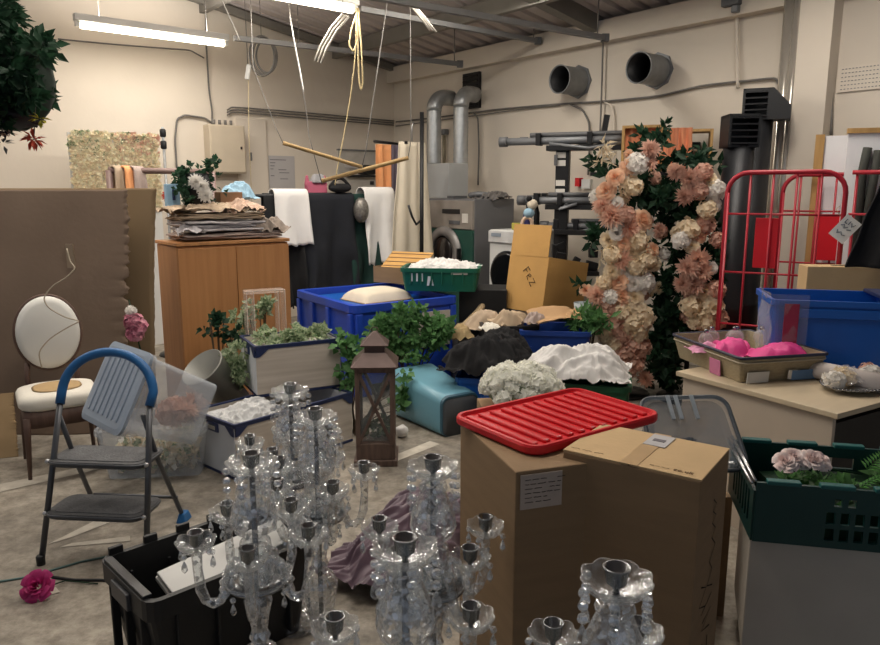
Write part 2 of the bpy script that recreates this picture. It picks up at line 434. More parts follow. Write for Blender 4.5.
# floor with its own worn concrete material
fm = bpy.data.materials.new('worn_concrete'); fm.use_nodes = True
nt = fm.node_tree; bs = nt.nodes['Principled BSDF']; lk = nt.links
tc = nt.nodes.new('ShaderNodeTexCoord')
n1 = nt.nodes.new('ShaderNodeTexNoise'); n1.inputs['Scale'].default_value = 1.3; n1.inputs['Detail'].default_value = 8; n1.inputs['Roughness'].default_value = .65
n2 = nt.nodes.new('ShaderNodeTexNoise'); n2.inputs['Scale'].default_value = 11; n2.inputs['Detail'].default_value = 8; n2.inputs['Roughness'].default_value = .75
for n in (n1, n2): lk.new(tc.outputs['Object'], n.inputs['Vector'])
r1 = nt.nodes.new('ShaderNodeValToRGB')
r1.color_ramp.elements[0].position = .34; r1.color_ramp.elements[0].color = (*lin('#756f66'), 1)
r1.color_ramp.elements[1].position = .66; r1.color_ramp.elements[1].color = (*lin('#b3aa9b'), 1)
r2 = nt.nodes.new('ShaderNodeValToRGB')
r2.color_ramp.elements[0].position = .38; r2.color_ramp.elements[0].color = (.40, .38, .35, 1)
r2.color_ramp.elements[1].position = .62; r2.color_ramp.elements[1].color = (1.1, 1.1, 1.1, 1)
mx = nt.nodes.new('ShaderNodeMix'); mx.data_type = 'RGBA'; mx.blend_type = 'MULTIPLY'; mx.inputs[0].default_value = .75
lk.new(n1.outputs[0], r1.inputs[0]); lk.new(n2.outputs[0], r2.inputs[0])
lk.new(r1.outputs[0], mx.inputs[6]); lk.new(r2.outputs[0], mx.inputs[7]); lk.new(mx.outputs[2], bs.inputs['Base Color'])
bs.inputs['Roughness'].default_value = .6
bp = nt.nodes.new('ShaderNodeBump'); bp.inputs['Strength'].default_value = .12; lk.new(n2.outputs[0], bp.inputs['Height']); lk.new(bp.outputs[0], bs.inputs['Normal'])
b = MB(); b.add([room(-.2, -.2, -.1), room(LA, -.2, -.1), room(LA, LB, -.1), room(-.2, LB, -.1), room(-.2, -.2, 0), room(LA, -.2, 0), room(LA, LB, 0), room(-.2, LB, 0)],
                [(0, 1, 2, 3), (7, 6, 5, 4), (4, 5, 1, 0), (5, 6, 2, 1), (6, 7, 3, 2), (7, 4, 0, 3)])
floor = struct(b, 'floor', fm)
paint = M('worn_white_floor_paint', '#cfc8ba', .7, scale=9, col2='#a39c8f', detail=8)
for q in (((0, 484), (110, 461), (112, 466), (0, 492)), ((48, 544), (98, 519), (118, 519), (72, 537)), ((72, 543), (130, 536), (130, 541), (60, 547)), ((118, 461), (160, 449), (165, 453), (120, 467)), ((380, 461), (430, 441), (440, 444), (392, 463)),
          ((45, 590), (56, 587), (60, 592), (48, 595))):
    MB().add([PZ(u, v, .003) for u, v in q], [(0, 1, 2, 3)]).build('paint_line', paint, floor)
# walls: boxes 0.2 m thick
def wall_box(name, p0, p1, p2, p3, nrm, mat):
    v = [p0, p1, p2, p3]; v2 = [p + nrm * .2 for p in v]
    return struct(MB().add(v + v2, [(0, 1, 2, 3), (7, 6, 5, 4), (0, 4, 5, 1), (1, 5, 6, 2), (2, 6, 7, 3), (3, 7, 4, 0)]), name, mat)
wall_box('wall_left', room(0, 0, 0), room(LA, 0, 0), room(LA, 0, ceil_z(LA)), room(0, 0, EAVE), RV, wall_m)
wall_box('wall_right', room(0, LB, 0), room(0, 0, 0), room(0, 0, EAVE), room(0, LB, EAVE), -LV, wall_m)
ceil_m = M('grey_roof_sheet', '#b7aeaa', .6, var=.06, scale=2)
b = MB()
nr = 60
for k in range(nr):                # corrugated roof sheeting, ribs run down the slope
    b0 = -.2 + (LB + .2) * k / nr; wv = (LB + .2) / nr
    for (f0, f1, dz0, dz1) in ((0, .6, 0, 0), (.6, .7, 0, .035), (.7, .9, .035, .035), (.9, 1, .035, 0)):
        b.add([room(-.2, b0 + wv * f0, ceil_z(-.2) + dz0), room(-.2, b0 + wv * f1, ceil_z(-.2) + dz1), room(LA, b0 + wv * f1, ceil_z(LA) + dz1), room(LA, b0 + wv * f0, ceil_z(LA) + dz0)], [(0, 1, 2, 3)])
struct(b, 'ceiling', ceil_m)
beam_m = M('beam_grey_paint', '#77736c', .6, var=.08)
def bar(b, p, q, wv, hv, up=Vector((0, 0, 1))):
    d = (q - p); t = d.normalized(); s_ = t.cross(up).normalized(); u_ = s_.cross(t)
    v = []
    for e in (p, q):
        for x, y in ((-.5, -.5), (.5, -.5), (.5, .5), (-.5, .5)): v.append(e + s_ * x * wv + u_ * y * hv)
    return b.add(v, [(3, 2, 1, 0), (4, 5, 6, 7), (0, 1, 5, 4), (1, 2, 6, 5), (2, 3, 7, 6), (3, 0, 4, 7)])
n_tr = [0]
def trim(b, mat):
    n_tr[0] += 1; return struct(b, 'trim_%d' % n_tr[0], mat)
b = MB(); bar(b, room(.05, .12, EAVE - .06), room(9, .12, ceil_z(9) - .06), .08, .08); trim(b, beam_m)            # rafter on the gable wall
for a in (.95, 2.7, 4.6):                                                                                         # purlins
    b = MB(); bar(b, room(a, -.1, ceil_z(a) - .09), room(a, LB, ceil_z(a) - .09), .07, .16); trim(b, beam_m)
for bb in (3.6, 7.2):
    b = MB(); bar(b, room(.05, bb, EAVE - .05), room(9, bb, ceil_z(9) - .05), .12, .2); trim(b, beam_m)             # rafters
b = MB(); bar(b, room(.06, -.05, EAVE - .14), room(.06, LB, EAVE - .14), .12, .2); trim(b, wall_m)                  # eave ledge on the right wall
b = MB(); bar(b, PW(806, 10, 'R', .09) * 1, PW(806, 10, 'R', .09) + Vector((0, 0, .5)), .2, .2)
# boxed-in column beside the steel pipes
q = PW(815, 80, 'R', .08); q.z = 0
b = MB(); b.box(0, 0, ceil_z(0) / 2 - .06, .26, .16, ceil_z(0) - .14); struct(b, 'trim_column', wall_m, loc=q, rot=(0, 0, TH - PI / 2))

# ------------------------------------------------------------------ lamps and hanging bars
LZ = 3.2
tube_m = M('fluorescent_tube', '#fff6e0', .4, emis=(1, .90, .70), estr=8)
def lamp(a0, b0, label, group='fluorescent strip lights', ln=1.5, power=None, z=LZ, size=.1):
    t = thing('strip_light', label, 'ceiling light', room(a0, b0, z), TH, group)
    MB().box(0, 0, .045, ln, .09, .06).box(0, 0, .014, ln * .98, .13, .012).build('housing', white_p, t, bev=.004)
    b = MB(); b.tube([(-ln / 2 + .05, 0, -.026), (ln / 2 - .05, 0, -.026)], .028, 12); b.build('tube', tube_m, t)
    for s in (-1, 1): MB().box(s * (ln / 2 - .025), 0, -.012, .04, .045, .05).build('end_cap', white_p, t, bev=.003)
    for s in (-1, 1):
        top = ceil_z(a0 - s * ln * .35) - z
        MB().tube([(s * ln * .35, 0, .05), (s * ln * .35, 0, top)], .003, 5).build('hanger', wire_m, t)
    l = bpy.data.lights.new('strip_glow', 'AREA'); l.shape = 'RECTANGLE'; l.size = ln; l.size_y = size
    l.energy = power or LAMP_POWER; l.color = LAMP_COL; l.spread = PI
    lo = bpy.data.objects.new('strip_glow', l); COL.objects.link(lo); lo.parent = t; lo.location = (0, 0, -.05)
    l2 = bpy.data.lights.new('strip_spill', 'AREA'); l2.shape = 'RECTANGLE'; l2.size = ln; l2.size_y = .08; l2.energy = l.energy * .75; l2.color = LAMP_COL
    lo2 = bpy.data.objects.new('strip_spill', l2); COL.objects.link(lo2); lo2.parent = t; lo2.location = (0, 0, .08); lo2.rotation_euler = (PI, 0, 0)
    return t
def room_ab(p): d = p - CN; return d.dot(LV), -d.dot(RV)
m1 = (PZ(70, 22, LZ) + PZ(232, 42, LZ)) / 2; a1, b1 = room_ab(m1)
lamp(a1, b1, power=26, label='lit fluorescent strip light nearest the left wall, high above the floral panel')
e2 = PZ(357, 8, LZ); a2, b2 = room_ab(e2)
lamp(a2 + .75, b2, 'lit fluorescent strip light cut off by the top edge, with rope hanging from its end')
for (a, bb) in ((1.6, 6.1), (1.7, 3.6), (5.0, 3.4), (4.7, 6.0), (7.2, 2.4)):  # unseen lamps placed for their light; the first brightens the right-hand boards
    o = lamp(a, bb, 'added fluorescent strip light out of view overhead', 'added overhead strip lights out of view', z=LZ + .25)
def strut(u0, v0, u1, v1, label, hang=True, z=LZ + .03):
    p, q_ = PZ(u0, v0, z), PZ(u1, v1, z)
    t = thing('support_bar', label, 'bar', p)
    b = MB(); bar(b, Vector((0, 0, 0)), q_ - p, .05, .045); b.build('channel', M('bar_grey', '#7d7d7e', .5, .3, var=.06), t)
    MB().box(*(q_ - p), .07, .07, .07).build('end_clamp', grey_d, t, bev=.005)
    for k in ((.25, .97) if hang else (.5,)):
        x = p.lerp(q_, k); aa, bb = room_ab(x)
        MB().tube([x - p, x - p + Vector((0, 0, ceil_z(aa) - x.z))], .006, 6).build('threaded_rod', wire_m, t)
    return t
strut(250, -25, 605, 38, 'nearest grey steel bar hung from the roof, clamp end by the round wall ducts', z=3.06)
strut(360, 9, 538, 41, 'grey steel bar in line with the cut-off strip light')
strut(234, 38, 460, 64, 'grey steel bar running right from the strip light by the left wall', z=3.04)

# ------------------------------------------------------------------ wall fittings
def wall_run(name, label, cat, pts, which, r, mat, off=.03, n=8, split=None):
    P3 = [PW(u, v, which, off) for u, v in pts]; o = P3[0].copy()
    # smooth
    S = []
    for i in range(len(P3) - 1):
        for k in range(6): S.append(P3[i].lerp(P3[i + 1], k / 6))
    S.append(P3[-1])
    S2 = [S[0]] + [(S[i - 1] + S[i] * 2 + S[i + 1]) / 4 for i in range(1, len(S) - 1)] + [S[-1]]
    ob = MB().tube([p - o for p in S2], r, n).build(name, mat, loc=o); return tag(ob, label, cat)
for k, (dv, nm) in enumerate(((0, 'upper'), (2.6, 'middle'), (5.2, 'lower'))):
    wall_run('conduit', 'grey conduit pipe along the left wall, %s of three parallel pipes' % nm, 'conduit', [(227, 110 + dv), (232, 107 + dv), (260, 109 + dv), (320, 114 + dv), (394, 121 + dv * .8)], 'L', .008, wire_m)
wall_run('conduit', 'long grey conduit pipe rising along the right wall below the round ducts', 'conduit', [(396, 122), (440, 117), (500, 109), (560, 104), (610, 101), (660, 96), (700, 86), (735, 82), (775, 78), (779, 84), (780, 92)], 'R', .010, wire_m)
wall_run('cable', 'second cable just under the conduit on the right wall', 'cable', [(396, 126), (440, 120), (480, 115), (530, 108), (560, 105)], 'R', .007, wire_m)
wall_run('cable', 'thin dark cable running across the upper left wall', 'cable', [(58, 39), (110, 44), (160, 48), (190, 50), (204, 58)], 'L', .008, wire_m)
wall_run('cable', 'dark cable dropping down the left wall to the grey electric box', 'cable', [(206, -6), (206, 40), (209, 90), (212, 110), (212, 126)], 'L', .01, wire_m)
wall_run('conduit', 'looped grey conduit left of the electric box', 'conduit', [(177, 170), (175, 140), (177, 119), (185, 115), (205, 118), (216, 126)], 'L', .011, wire_m)
wall_run('cable', 'curved cable dropping from the conduit behind the lifting stands', 'cable', [(570, 104), (583, 110), (589, 122), (590, 140), (588, 175)], 'R', .011, wire_m)
wall_run('cable', 'faint curved cable right of the lifting stand post', 'cable', [(603, 101), (612, 106), (614, 116), (614, 170)], 'R', .009, MATS['painted_wall'])
wall_run('cable', 'thin cable dropping beside the spiral ducts to the dryer', 'cable', [(474, 113), (478, 118), (479, 150), (478, 185)], 'R', .01, wire_m)
wall_run('cable', 'thin vertical cable on the right wall above the white board', 'cable', [(837, -5), (836, 40), (832, 100), (831, 135)], 'R', .009, wire_m)
wall_run('cable', 'vertical cable below the end of the nearest steel bar', 'cable', [(603, 40), (602, 80), (600, 135)], 'R', .009, wire_m, off=.06)
wall_run('conduit', 'pale conduit pair dropping to the black louvre hood', 'conduit', [(737, 8), (737, 50), (738, 88)], 'R', .016, MATS['painted_wall'])
for x, nm, rr in ((784, 'left, brighter', .045), (792, 'right, thinner', .035)):
    p0 = PW(x, 80, 'R', .14); p0.z = 0
    tag(MB().tube([(0, 0, 0), (0, 0, EAVE)], rr, 14).build('steel_pipe', pipe_m, loc=p0), 'shiny vertical steel pipe on the right wall, %s of the pair' % nm, 'pipe')
def wall_thing(name, label, cat, u, v, which, off=0.0):
    return thing(name, label, cat, PW(u, v, which, off), TH if which == 'L' else TH - PI / 2)
# local frame of a wall thing: x along the wall to the viewer's right, -y out of the wall
for u, v, lb in ((571, 83, 'grey round wall duct with dark opening, left one, above the lifting stands'), (650, 72, 'grey round wall duct with dark opening, right one, above the pillars')):
    t = wall_thing('wall_duct', lb, 'duct', u + 8, v - 1, 'R'); X = Matrix.Rotation(PI / 2, 4, 'X')
    b = MB(); b.lathe([(.14, 0), (.14, .30), (.145, .31), (.134, .31), (.133, .30)], 30, True, X, c0=False, c1=False); b.build('sleeve', M('dull_galvanised', '#7d7f80', .55, .3, scale=12, col2='#8d8f90'), t)
    MB().lathe([(.132, .02), (.132, .298), (.128, .298), (.128, .02)], 30, True, X, c0=False, c1=False).build('black_inside', black, t)  # black inner surface put in to make the opening dark
    MB().lathe([(.132, .015), (.133, .016)], 30, True, X).build('back_plate', black, t)
    MB().lathe([(.17, .001), (.17, .02), (.141, .02)], 8, False, X, c1=False).build('flange', greym, t)
t = wall_thing('vent_panel', 'black square vent panel high on the right wall behind the spiral ducts', 'vent', 473, 91, 'R')
MB().box(0, -.02, 0, .30, .04, .42).build('panel', black, t)
for k in range(7): MB().box(0, -.045, -.17 + k * .056, .26, .03, .012, Matrix.Rotation(.0, 4, 'X')).build('slat', blackm, t)
t = wall_thing('electric_box', 'large pale grey electric cabinet on the left wall under the conduits', 'electric box', 222, 150, 'L')
MB().box(0, -.09, 0, .44, .18, .56).build('housing', M('cream_metal', '#bdb09c', .5, var=.04), t, bev=.01)
MB().box(-.0, -.186, 0, .41, .012, .53).build('door', MATS['cream_metal'], t, bev=.004); MB().box(.16, -.195, .02, .02, .015, .03).build('lock', black, t)
for k in range(4): MB().tube([(-.12 + k * .07, -.09, .28), (-.12 + k * .07, -.09, .34)], .018, 8).build('gland', wire_m, t)
t = wall_thing('access_panel', 'flat cream access door in the left wall beside the electric box', 'wall panel', 252, 165, 'L')
MB().box(0, -.012, -.2, .40, .024, 1.5).build('door', wall_m, t, bev=.004); MB().box(-.02, -.03, .1, .02, .02, .1).build('handle', greym, t, bev=.004)
t = wall_thing('notice', 'grey paper notice with lines of writing on the left wall', 'notice', 282, 176, 'L')
MB().box(0, -.004, 0, .36, .006, .50).build('sheet', notice_m, t); rng = random.Random(4)
b = MB()
for k, (x0, x1) in enumerate(((-.16, .06), (-.16, -.09), (-.16, -.1), (-.16, -.12), (-.05, .06), (-.04, .1), (-.16, -.11), (-.03, .08))):
    b.box((x0 + x1) / 2, -.008, .20 - k * .038 + (.0 if k < 4 else .03), x1 - x0, .002, .009)
b.build('writing', inkg, t)
t = wall_thing('whiteboard', 'white wall board with black equipment on its ledge, behind the hanging rods', 'board', 357, 174, 'L')
MB().box(0, -.015, 0, .62, .03, .62).build('panel', M('board_grey_white', '#b9b5ae', .5), t)
MB().box(0, -.03, .315, .64, .04, .02).build('top_rail', greym, t); MB().box(.05, -.06, -.03, .5, .1, .03).build('ledge', black, t)
MB().box(.16, -.06, .06, .16, .08, .12).box(.05, -.05, .03, .1, .06, .06).build('equipment', blackm, t)
MB().box(-.13, -.04, .1, .16, .02, .05).build('label_strip', notice_m, t); MB().box(.22, -.03, -.12, .06, .02, .05).build('socket', black, t)
t = wall_thing('socket', 'small wall socket with red switch behind the lifting stand post', 'socket', 588, 184, 'R')
MB().box(0, -.02, 0, .12, .04, .1).build('plate', white_p, t, bev=.004); MB().box(-.1, -.03, .02, .06, .06, .09).build('red_switch', redp, t)
t = wall_thing('heater_switch', 'small pale pipe bracket between the two spiral ducts', 'bracket', 447, 145, 'R')
MB().tube([(0, -.05, -.35), (0, -.05, .12)], .022, 8).build('pipe', M('brass_grey', '#8d8571', .5, .4), t); MB().box(0, -.05, .16, .1, .08, .07).build('valve', greym, t, bev=.01)
t = wall_thing('perforated_plate', 'pale perforated metal plate high on the wall at right', 'plate', 868, 77, 'R')
MB().box(.1, -.01, 0, .62, .012, .19).build('plate', wall_m, t); b = MB()
for i in range(24):
    for j in range(6): b.box(-.18 + i * .025, -.018, -.075 + j * .03, .012, .003, .006)
b.build('slots', greym, t, kind='stuff')
t = wall_thing('loudspeaker', 'small dark fitting under the roof edge at the top of the frame', 'fitting', 733, 4, 'R', .12)
MB().box(0, 0, .02, .16, .12, .08).build('body', grey_d, t, bev=.01); MB().box(.04, -.02, -.05, .06, .06, .06).build('bracket', greym, t, bev=.01)
# spiral ducts over the dryer
def duct(u, vtop, Y, label, zb, bend):
    p = P(u, vtop, Y); z1 = p.z - .12
    t = thing('spiral_duct', label, 'duct', (p.x, p.y, zb))
    b = MB(); n = 40; pts = []; rr = []
    h = z1 - zb
    for i in range(n + 1): pts.append((0, 0, h * i / n)); rr.append(.09 if i % 2 else .085)
    b.tube(pts, rr, 16); b.build('straight_run', galv, t)
    b = MB(); pts = []; D = -LV if bend == 0 else (-LV + RV * .2)
    for i in range(9):
        a = PI / 2 * i / 8; q = D.normalized() * (.16 * (1 - math.cos(a))); pts.append((q.x, q.y, h + .16 * math.sin(a)))
    e = Vector(pts[-1]) + D.normalized() * .12; pts.append(tuple(e))
    b.tube(pts, .092, 16); b.build('elbow', galv, t)
duct(434, 100, 9.0, 'silver spiral duct with elbow, left one, above the green dryer', 1.97, 0)
duct(461, 96, 8.75, 'silver spiral duct with elbow, right one, above the green dryer', 1.57, 1)

# ------------------------------------------------------------------ left side: card sheets, chair, ladder, panel
def px_poly(pts, Y): return [P(u, v, Y) for u, v in pts]
# big brown card sheet: jagged right edge
o0 = P(-60, 420, 4.9); o0.z = 0
top = P(60, 190, 4.9).z
def sheet(name, label, xr, Yb, Yt, z1, mat, seed, jag, cat='cardboard', curve=0.0):
    b = MB(); rng = random.Random(seed); n = 30; L = []
    base = Vector((P(-70, 300, Yb).x, Yb, 0)); xr = [x - base.x for x in xr]
    def f(u, v):
        z = z1 * v; w_ = xr[0] * (1 - v) + xr[1] * v
        x = u * (w_ + (jag * (.6 * nz(v * 9, seed) + .8 * nz(v * 31, seed + 3) + .5 * nz(v * 70, seed)) * (u > .9) * (u - .9) * 10) + curve * math.sin(PI * v))
        y = (Yt - Yb) * v + .03 * math.sin(u * 5 + seed) + .012 * nz(u * 4, v * 3, seed)
        return (x, y, z)
    b.grid(f, 40, 140, True); o = b.build(name, mat, loc=base, solid=.006); return tag(o, label, cat)
s1 = sheet('cardboard_sheet', 'huge dull brown cardboard sheet with torn right edge standing behind the white chair', (P(118, 330, 4.75).x, P(126, 195, 4.9).x), 4.75, 4.92, 1.655, card_dk, 2, .05)
b = MB(); q = Vector((P(62, 255, 4.7).x - s1.location.x, -.03, 1.2))
b.box(q.x, .055, 1.22, .05, .01, .16); b.build('tape_patch', M('brown_tape', '#8b7a66', .35), s1)
sheet('cardboard_sheet', 'paler brown cardboard sheet half hidden behind the torn dull one', (P(152, 330, 4.95).x, P(157, 195, 5.05).x), 4.95, 5.06, 1.665, M('khaki_cardboard', '#816c50', .88, var=.06, scale=2), 5, .006, curve=-.02)
sheet('cardboard_flap', 'low yellowish cardboard flap at the far left behind the chair legs', (P(16, 400, 4.35).x, P(-4, 380, 4.35).x), 4.3, 4.5, .36, M('dull_tan_cardboard', '#927a58', .85, var=.07), 8, .01)
# balloon-back chair
t = thing('dining_chair', 'white oval-backed chair with padded seat and dark brown legs', 'chair', (-2.31, 4.2, 0), math.radians(33))
def seatf(z, k): return rloop(.43 * k, .42 * k, .10, z, 5)
MB().loft([seatf(.40, .93), seatf(.42, 1), seatf(.455, 1), seatf(.475, .95), seatf(.487, .8), seatf(.49, .5)], True, True).build('seat', white_g, t)
MB().loft([seatf(.4905, .62), seatf(.496, .55)], True, True).build('seat_pad', M('straw_seat', '#b0946a', .8), t)
MB().loft([rloop(.39, .38, .06, .30), rloop(.395, .385, .06, .40)]).build('seat_rail', wood_dk, t)
for sx, sy in ((-1, -1), (1, -1), (-1, 1), (1, 1)):
    MB().tube([(sx * .18, sy * .17, .36), (sx * .185, sy * .175, .25), (sx * .195, sy * (.185 if sy < 0 else .22), 0)], [.022, .018, .011], 10).build('leg', wood_dk, t)
X = T3((0, .26, .80), (math.radians(-80) + PI, 0, 0))
b = MB(); X = Matrix.Translation((0, .25, .78)) @ Matrix.Rotation(math.radians(-8), 4, 'X') @ Matrix.Diagonal((.178, 1, .225, 1))
b.loft([[(math.cos(2 * PI * k / 40) * r, y, math.sin(2 * PI * k / 40) * r) for k in range(40)] for r, y in ((.9, .02), (1, .015), (1, -.015), (.95, -.035), (.8, -.048), (.4, -.055))], True, True, True, X)
b.build('backrest', M('white_leatherette', '#d7d6d0', .45, var=.03), t)
b = MB(); b.tube([X @ Vector((math.cos(2 * PI * k / 40) * 1.02, .0, math.sin(2 * PI * k / 40) * 1.02)) for k in range(40)], .012, 8, closed=True); b.build('back_frame', wood_dk, t)
for s in (-1, 1): MB().tube([(s * .13, .21, .42), (s * .14, .235, .5), (s * .13, .245, .6)], .016, 8).build('back_post', wood_dk, t)
# wire loop over the chair back
pp = [(42, 368), (38, 352), (50, 338), (70, 326), (81, 321), (66, 318), (48, 308), (43, 298), (52, 286), (66, 278), (76, 268), (70, 262), (66, 245)]
W = [P(u, v, 4.14 + .02 * i) for i, (u, v) in enumerate(pp)]
S = []
for i in range(len(W) - 1):
    for k in range(5): S.append(W[i].lerp(W[i + 1], k / 5))
for _ in range(3): S = [S[0]] + [(S[i - 1] + S[i] * 2 + S[i + 1]) / 4 for i in range(1, len(S) - 1)] + [S[-1]]
tag(MB().tube([p - W[0] for p in S], .004, 6).build('wire', M('pale_wire', '#a69a86', .5), loc=W[0]), 'thin bent wire looping over the oval chair back', 'wire')
# step ladder
t = thing('step_ladder', 'two-step folding ladder with blue padded hoop', 'step ladder', (-1.545, 2.96, 0), math.radians(-5))
hz, lean = .72, .17
b = MB()
def fl(s, z): k = z / hz; return Vector((s * (.245 - .035 * k) + .02 * k, lean * k, z))
for s in (-1, 1): MB().tube([fl(s, 0), fl(s, .4), fl(s, hz)], .0135, 10).build('front_leg', stepm, t)
hp = []
for i in range(25):
    a = PI * i / 24; hp.append((.02 - .218 * math.cos(a), lean + .02 + .06 * math.sin(a), hz + .205 * math.sin(a) ** .85))
hp = [tuple(fl(-1, hz - .02))] + hp[1:-1] + [tuple(fl(1, hz - .02))]
MB().tube(hp, .0205, 12).build('hoop_grip', ladder_b, t)
for s in (-1, 1):
    MB().tube([(s * .20, lean * .93, .66), (s * .205, .26, .40), (s * .225 - .03, .48, .03)], .0115, 8).build('rear_leg', stepm, t)
    MB().box(s * .23 - .03, .485, .02, .05, .09, .05, top=(.6, .6)).build('rear_foot', ladder_b, t, bev=.006)
    MB().lathe([(.018, 0), (.019, .04), (.015, .045)], 12).build('front_foot', black, t, loc=fl(s, 0) - Vector((0, 0, .0)))
MB().tube([(-.215, .4, .16), (.215, .4, .16)], .009, 8).build('rear_stretcher', stepm, t)
def tread(z, dd):
    y0 = lean * z / hz; o = thing_part = None
    b = MB(); b.loft([rloop(.43, dd, .05, z - .03, 4, 0, y0 + dd / 2 - .03), rloop(.45, dd + .02, .05, z - .022, 4, 0, y0 + dd / 2 - .03), rloop(.45, dd + .02, .05, z, 4, 0, y0 + dd / 2 - .03)], smooth=False)
    o = b.build('tread', tread_m, t)
    b = MB(); b.loft([rloop(.405, dd - .03, .04, z, 4, 0, y0 + dd / 2 - .03), rloop(.405, dd - .03, .04, z + .003, 4, 0, y0 + dd / 2 - .03)], smooth=False); b.build('tread_mat', M('tread_rubber', '#5a5b5d', .8, var=.2, scale=20, bump=.3), o)
    b = MB(); b.tube([(x, y, z - .008) for x, y, _ in rloop(.455, dd + .025, .05, 0, 4, 0, y0 + dd / 2 - .03)], .006, 6, closed=True); b.build('tread_edge', stepm, o)
tread(.235, .20); tread(.46, .20)
for s in (-1, 1):
    for z in (.225, .45): MB().ball((s * .232, lean * z / hz - .01, z), .012, 8, 6).build('rivet', steel, t)
# pink rose and cable on the floor
rm_hot = rose_mesh(r_hot, 'rose_bloom', 5)
p = PZ(37, 588, .045)
t = thing('fabric_rose', 'magenta artificial rose lying on the concrete by the ladder foot', 'flower', (p.x, p.y, 0))
place(rm_hot, 'bloom', t, (0, 0, .055), (math.radians(50), 0, math.radians(10))).scale = (1.15,) * 3
MB().tube([(0, .02, .03), (.05, .12, .008), (.2, .1, .006)], .003, 5).build('stem', leaf_d, t)
cp_ = [PZ(u, v, .006) for u, v in ((52, 577), (75, 580), (100, 580), (140, 583))]
tag(MB().tube([q - cp_[0] for q in cp_], .006, 6).build('cable', black, loc=cp_[0]), 'black cable end on the floor between the rose and the black tote', 'cable')
cp_ = [PZ(u, v, .004) for u, v in ((-10, 583), (10, 580), (28, 577), (80, 562), (110, 556))]
tag(MB().tube([q - cp_[0] for q in cp_], .005, 6).build('cable', M('teal_cable', '#5a7672', .7), loc=cp_[0]), 'thin dull teal cable on the floor at the left edge', 'cable')
# flower wall panel
def panel_flower():
    p = P(115, 160, 7.55)
    t = thing('floral_wall_panel', 'square panel covered in pale cream and blush flowers by the left wall', 'flower panel', (p.x, p.y, 0), TH + math.radians(-6))
    h = 2.215
    MB().box(0, 0, h / 2, .84, .06, h).build('backing', white_p, t)
    rng = random.Random(6)
    for mat, n, nm in ((M('pale_yellow_petals', '#efe8c8', .7, scale=30, col2='#faf5e0'), 1300, 'pale_blooms'), (r_cream, 1000, 'cream_blooms'), (r_dusty, 90, 'blush_blooms'), (leaf_v, 70, 'greenery')):
        b = MB()
        for i in range(n):
            c = Vector((rng.uniform(-.41, .41), -.05, rng.uniform(1.45, h)))
            if nm == 'blush_blooms': c.x = rng.gauss(.22, .14); c.z = rng.gauss(2.14, .07); 
            if nm == 'greenery': c.x = rng.gauss(-.2, .15) if i % 2 else rng.uniform(-.4, .4); c.z = rng.gauss(2.14, .12)
            c.x = max(-.42, min(.42, c.x)); c.z = min(h, c.z)
            for k in range(4):
                d = unit(rng); d.y = -abs(d.y) * .6; b.leaf(c, d, (0, -1, .2), .036, .03, .2)
        b.build(nm, mat, t, kind='stuff')
panel_flower()
p = P(165, 165, 7.2)
t = thing('stand_pole', 'thin upright pole with black clamps right of the floral panel', 'pole', (p.x, p.y, 0))
MB().tube([(0, 0, 0), (0, 0, P(165, 127, 7.2).z)], .014, 8).build('pole', galv, t)
for z in (P(165, 133, 7.2).z, P(165, 145, 7.2).z): MB().lathe([(.02, 0), (.03, .01), (.03, .07), (.02, .08)], 10).build('clamp', black, t, (0, 0, z - .04))
MB().lathe([(.18, 0), (.17, .02), (.02, .03)], 16).build('base', black, t)

# ------------------------------------------------------------------ wooden cabinet and what lies on it
CB = P(176, 243, 5.2); CT = CB.z; CW = .885; CD = .42
t = thing('cabinet', 'beech two-door wooden cupboard with folded linens on top', 'cabinet', (CB.x, CB.y, 0), TH)
cab = t
MB().box(CW / 2, CD / 2, CT / 2 - .015, CW, CD, CT - .03).build('body', wood_cab, t, bev=.003)
MB().box(CW / 2, CD / 2 - .006, CT - .0125, CW + .02, CD + .03, .025).build('top', wood_cab, t, bev=.003)
for k in (0, 1): MB().box(CW * (.25 + .5 * k), -.010, CT / 2 + .0, CW / 2 - .005, .018, CT - .09).build('door', wood_cab, t, bev=.002)
MB().box(CW / 2, .0, .04, CW - .02, .02, .08).build('plinth', wood_dk, t)
def on_cab(x, y, z=0): v = cab.matrix_world if False else Matrix.Translation(cab.location) @ Matrix.Rotation(TH, 4, 'Z'); return v @ Vector((x, y, CT + z))
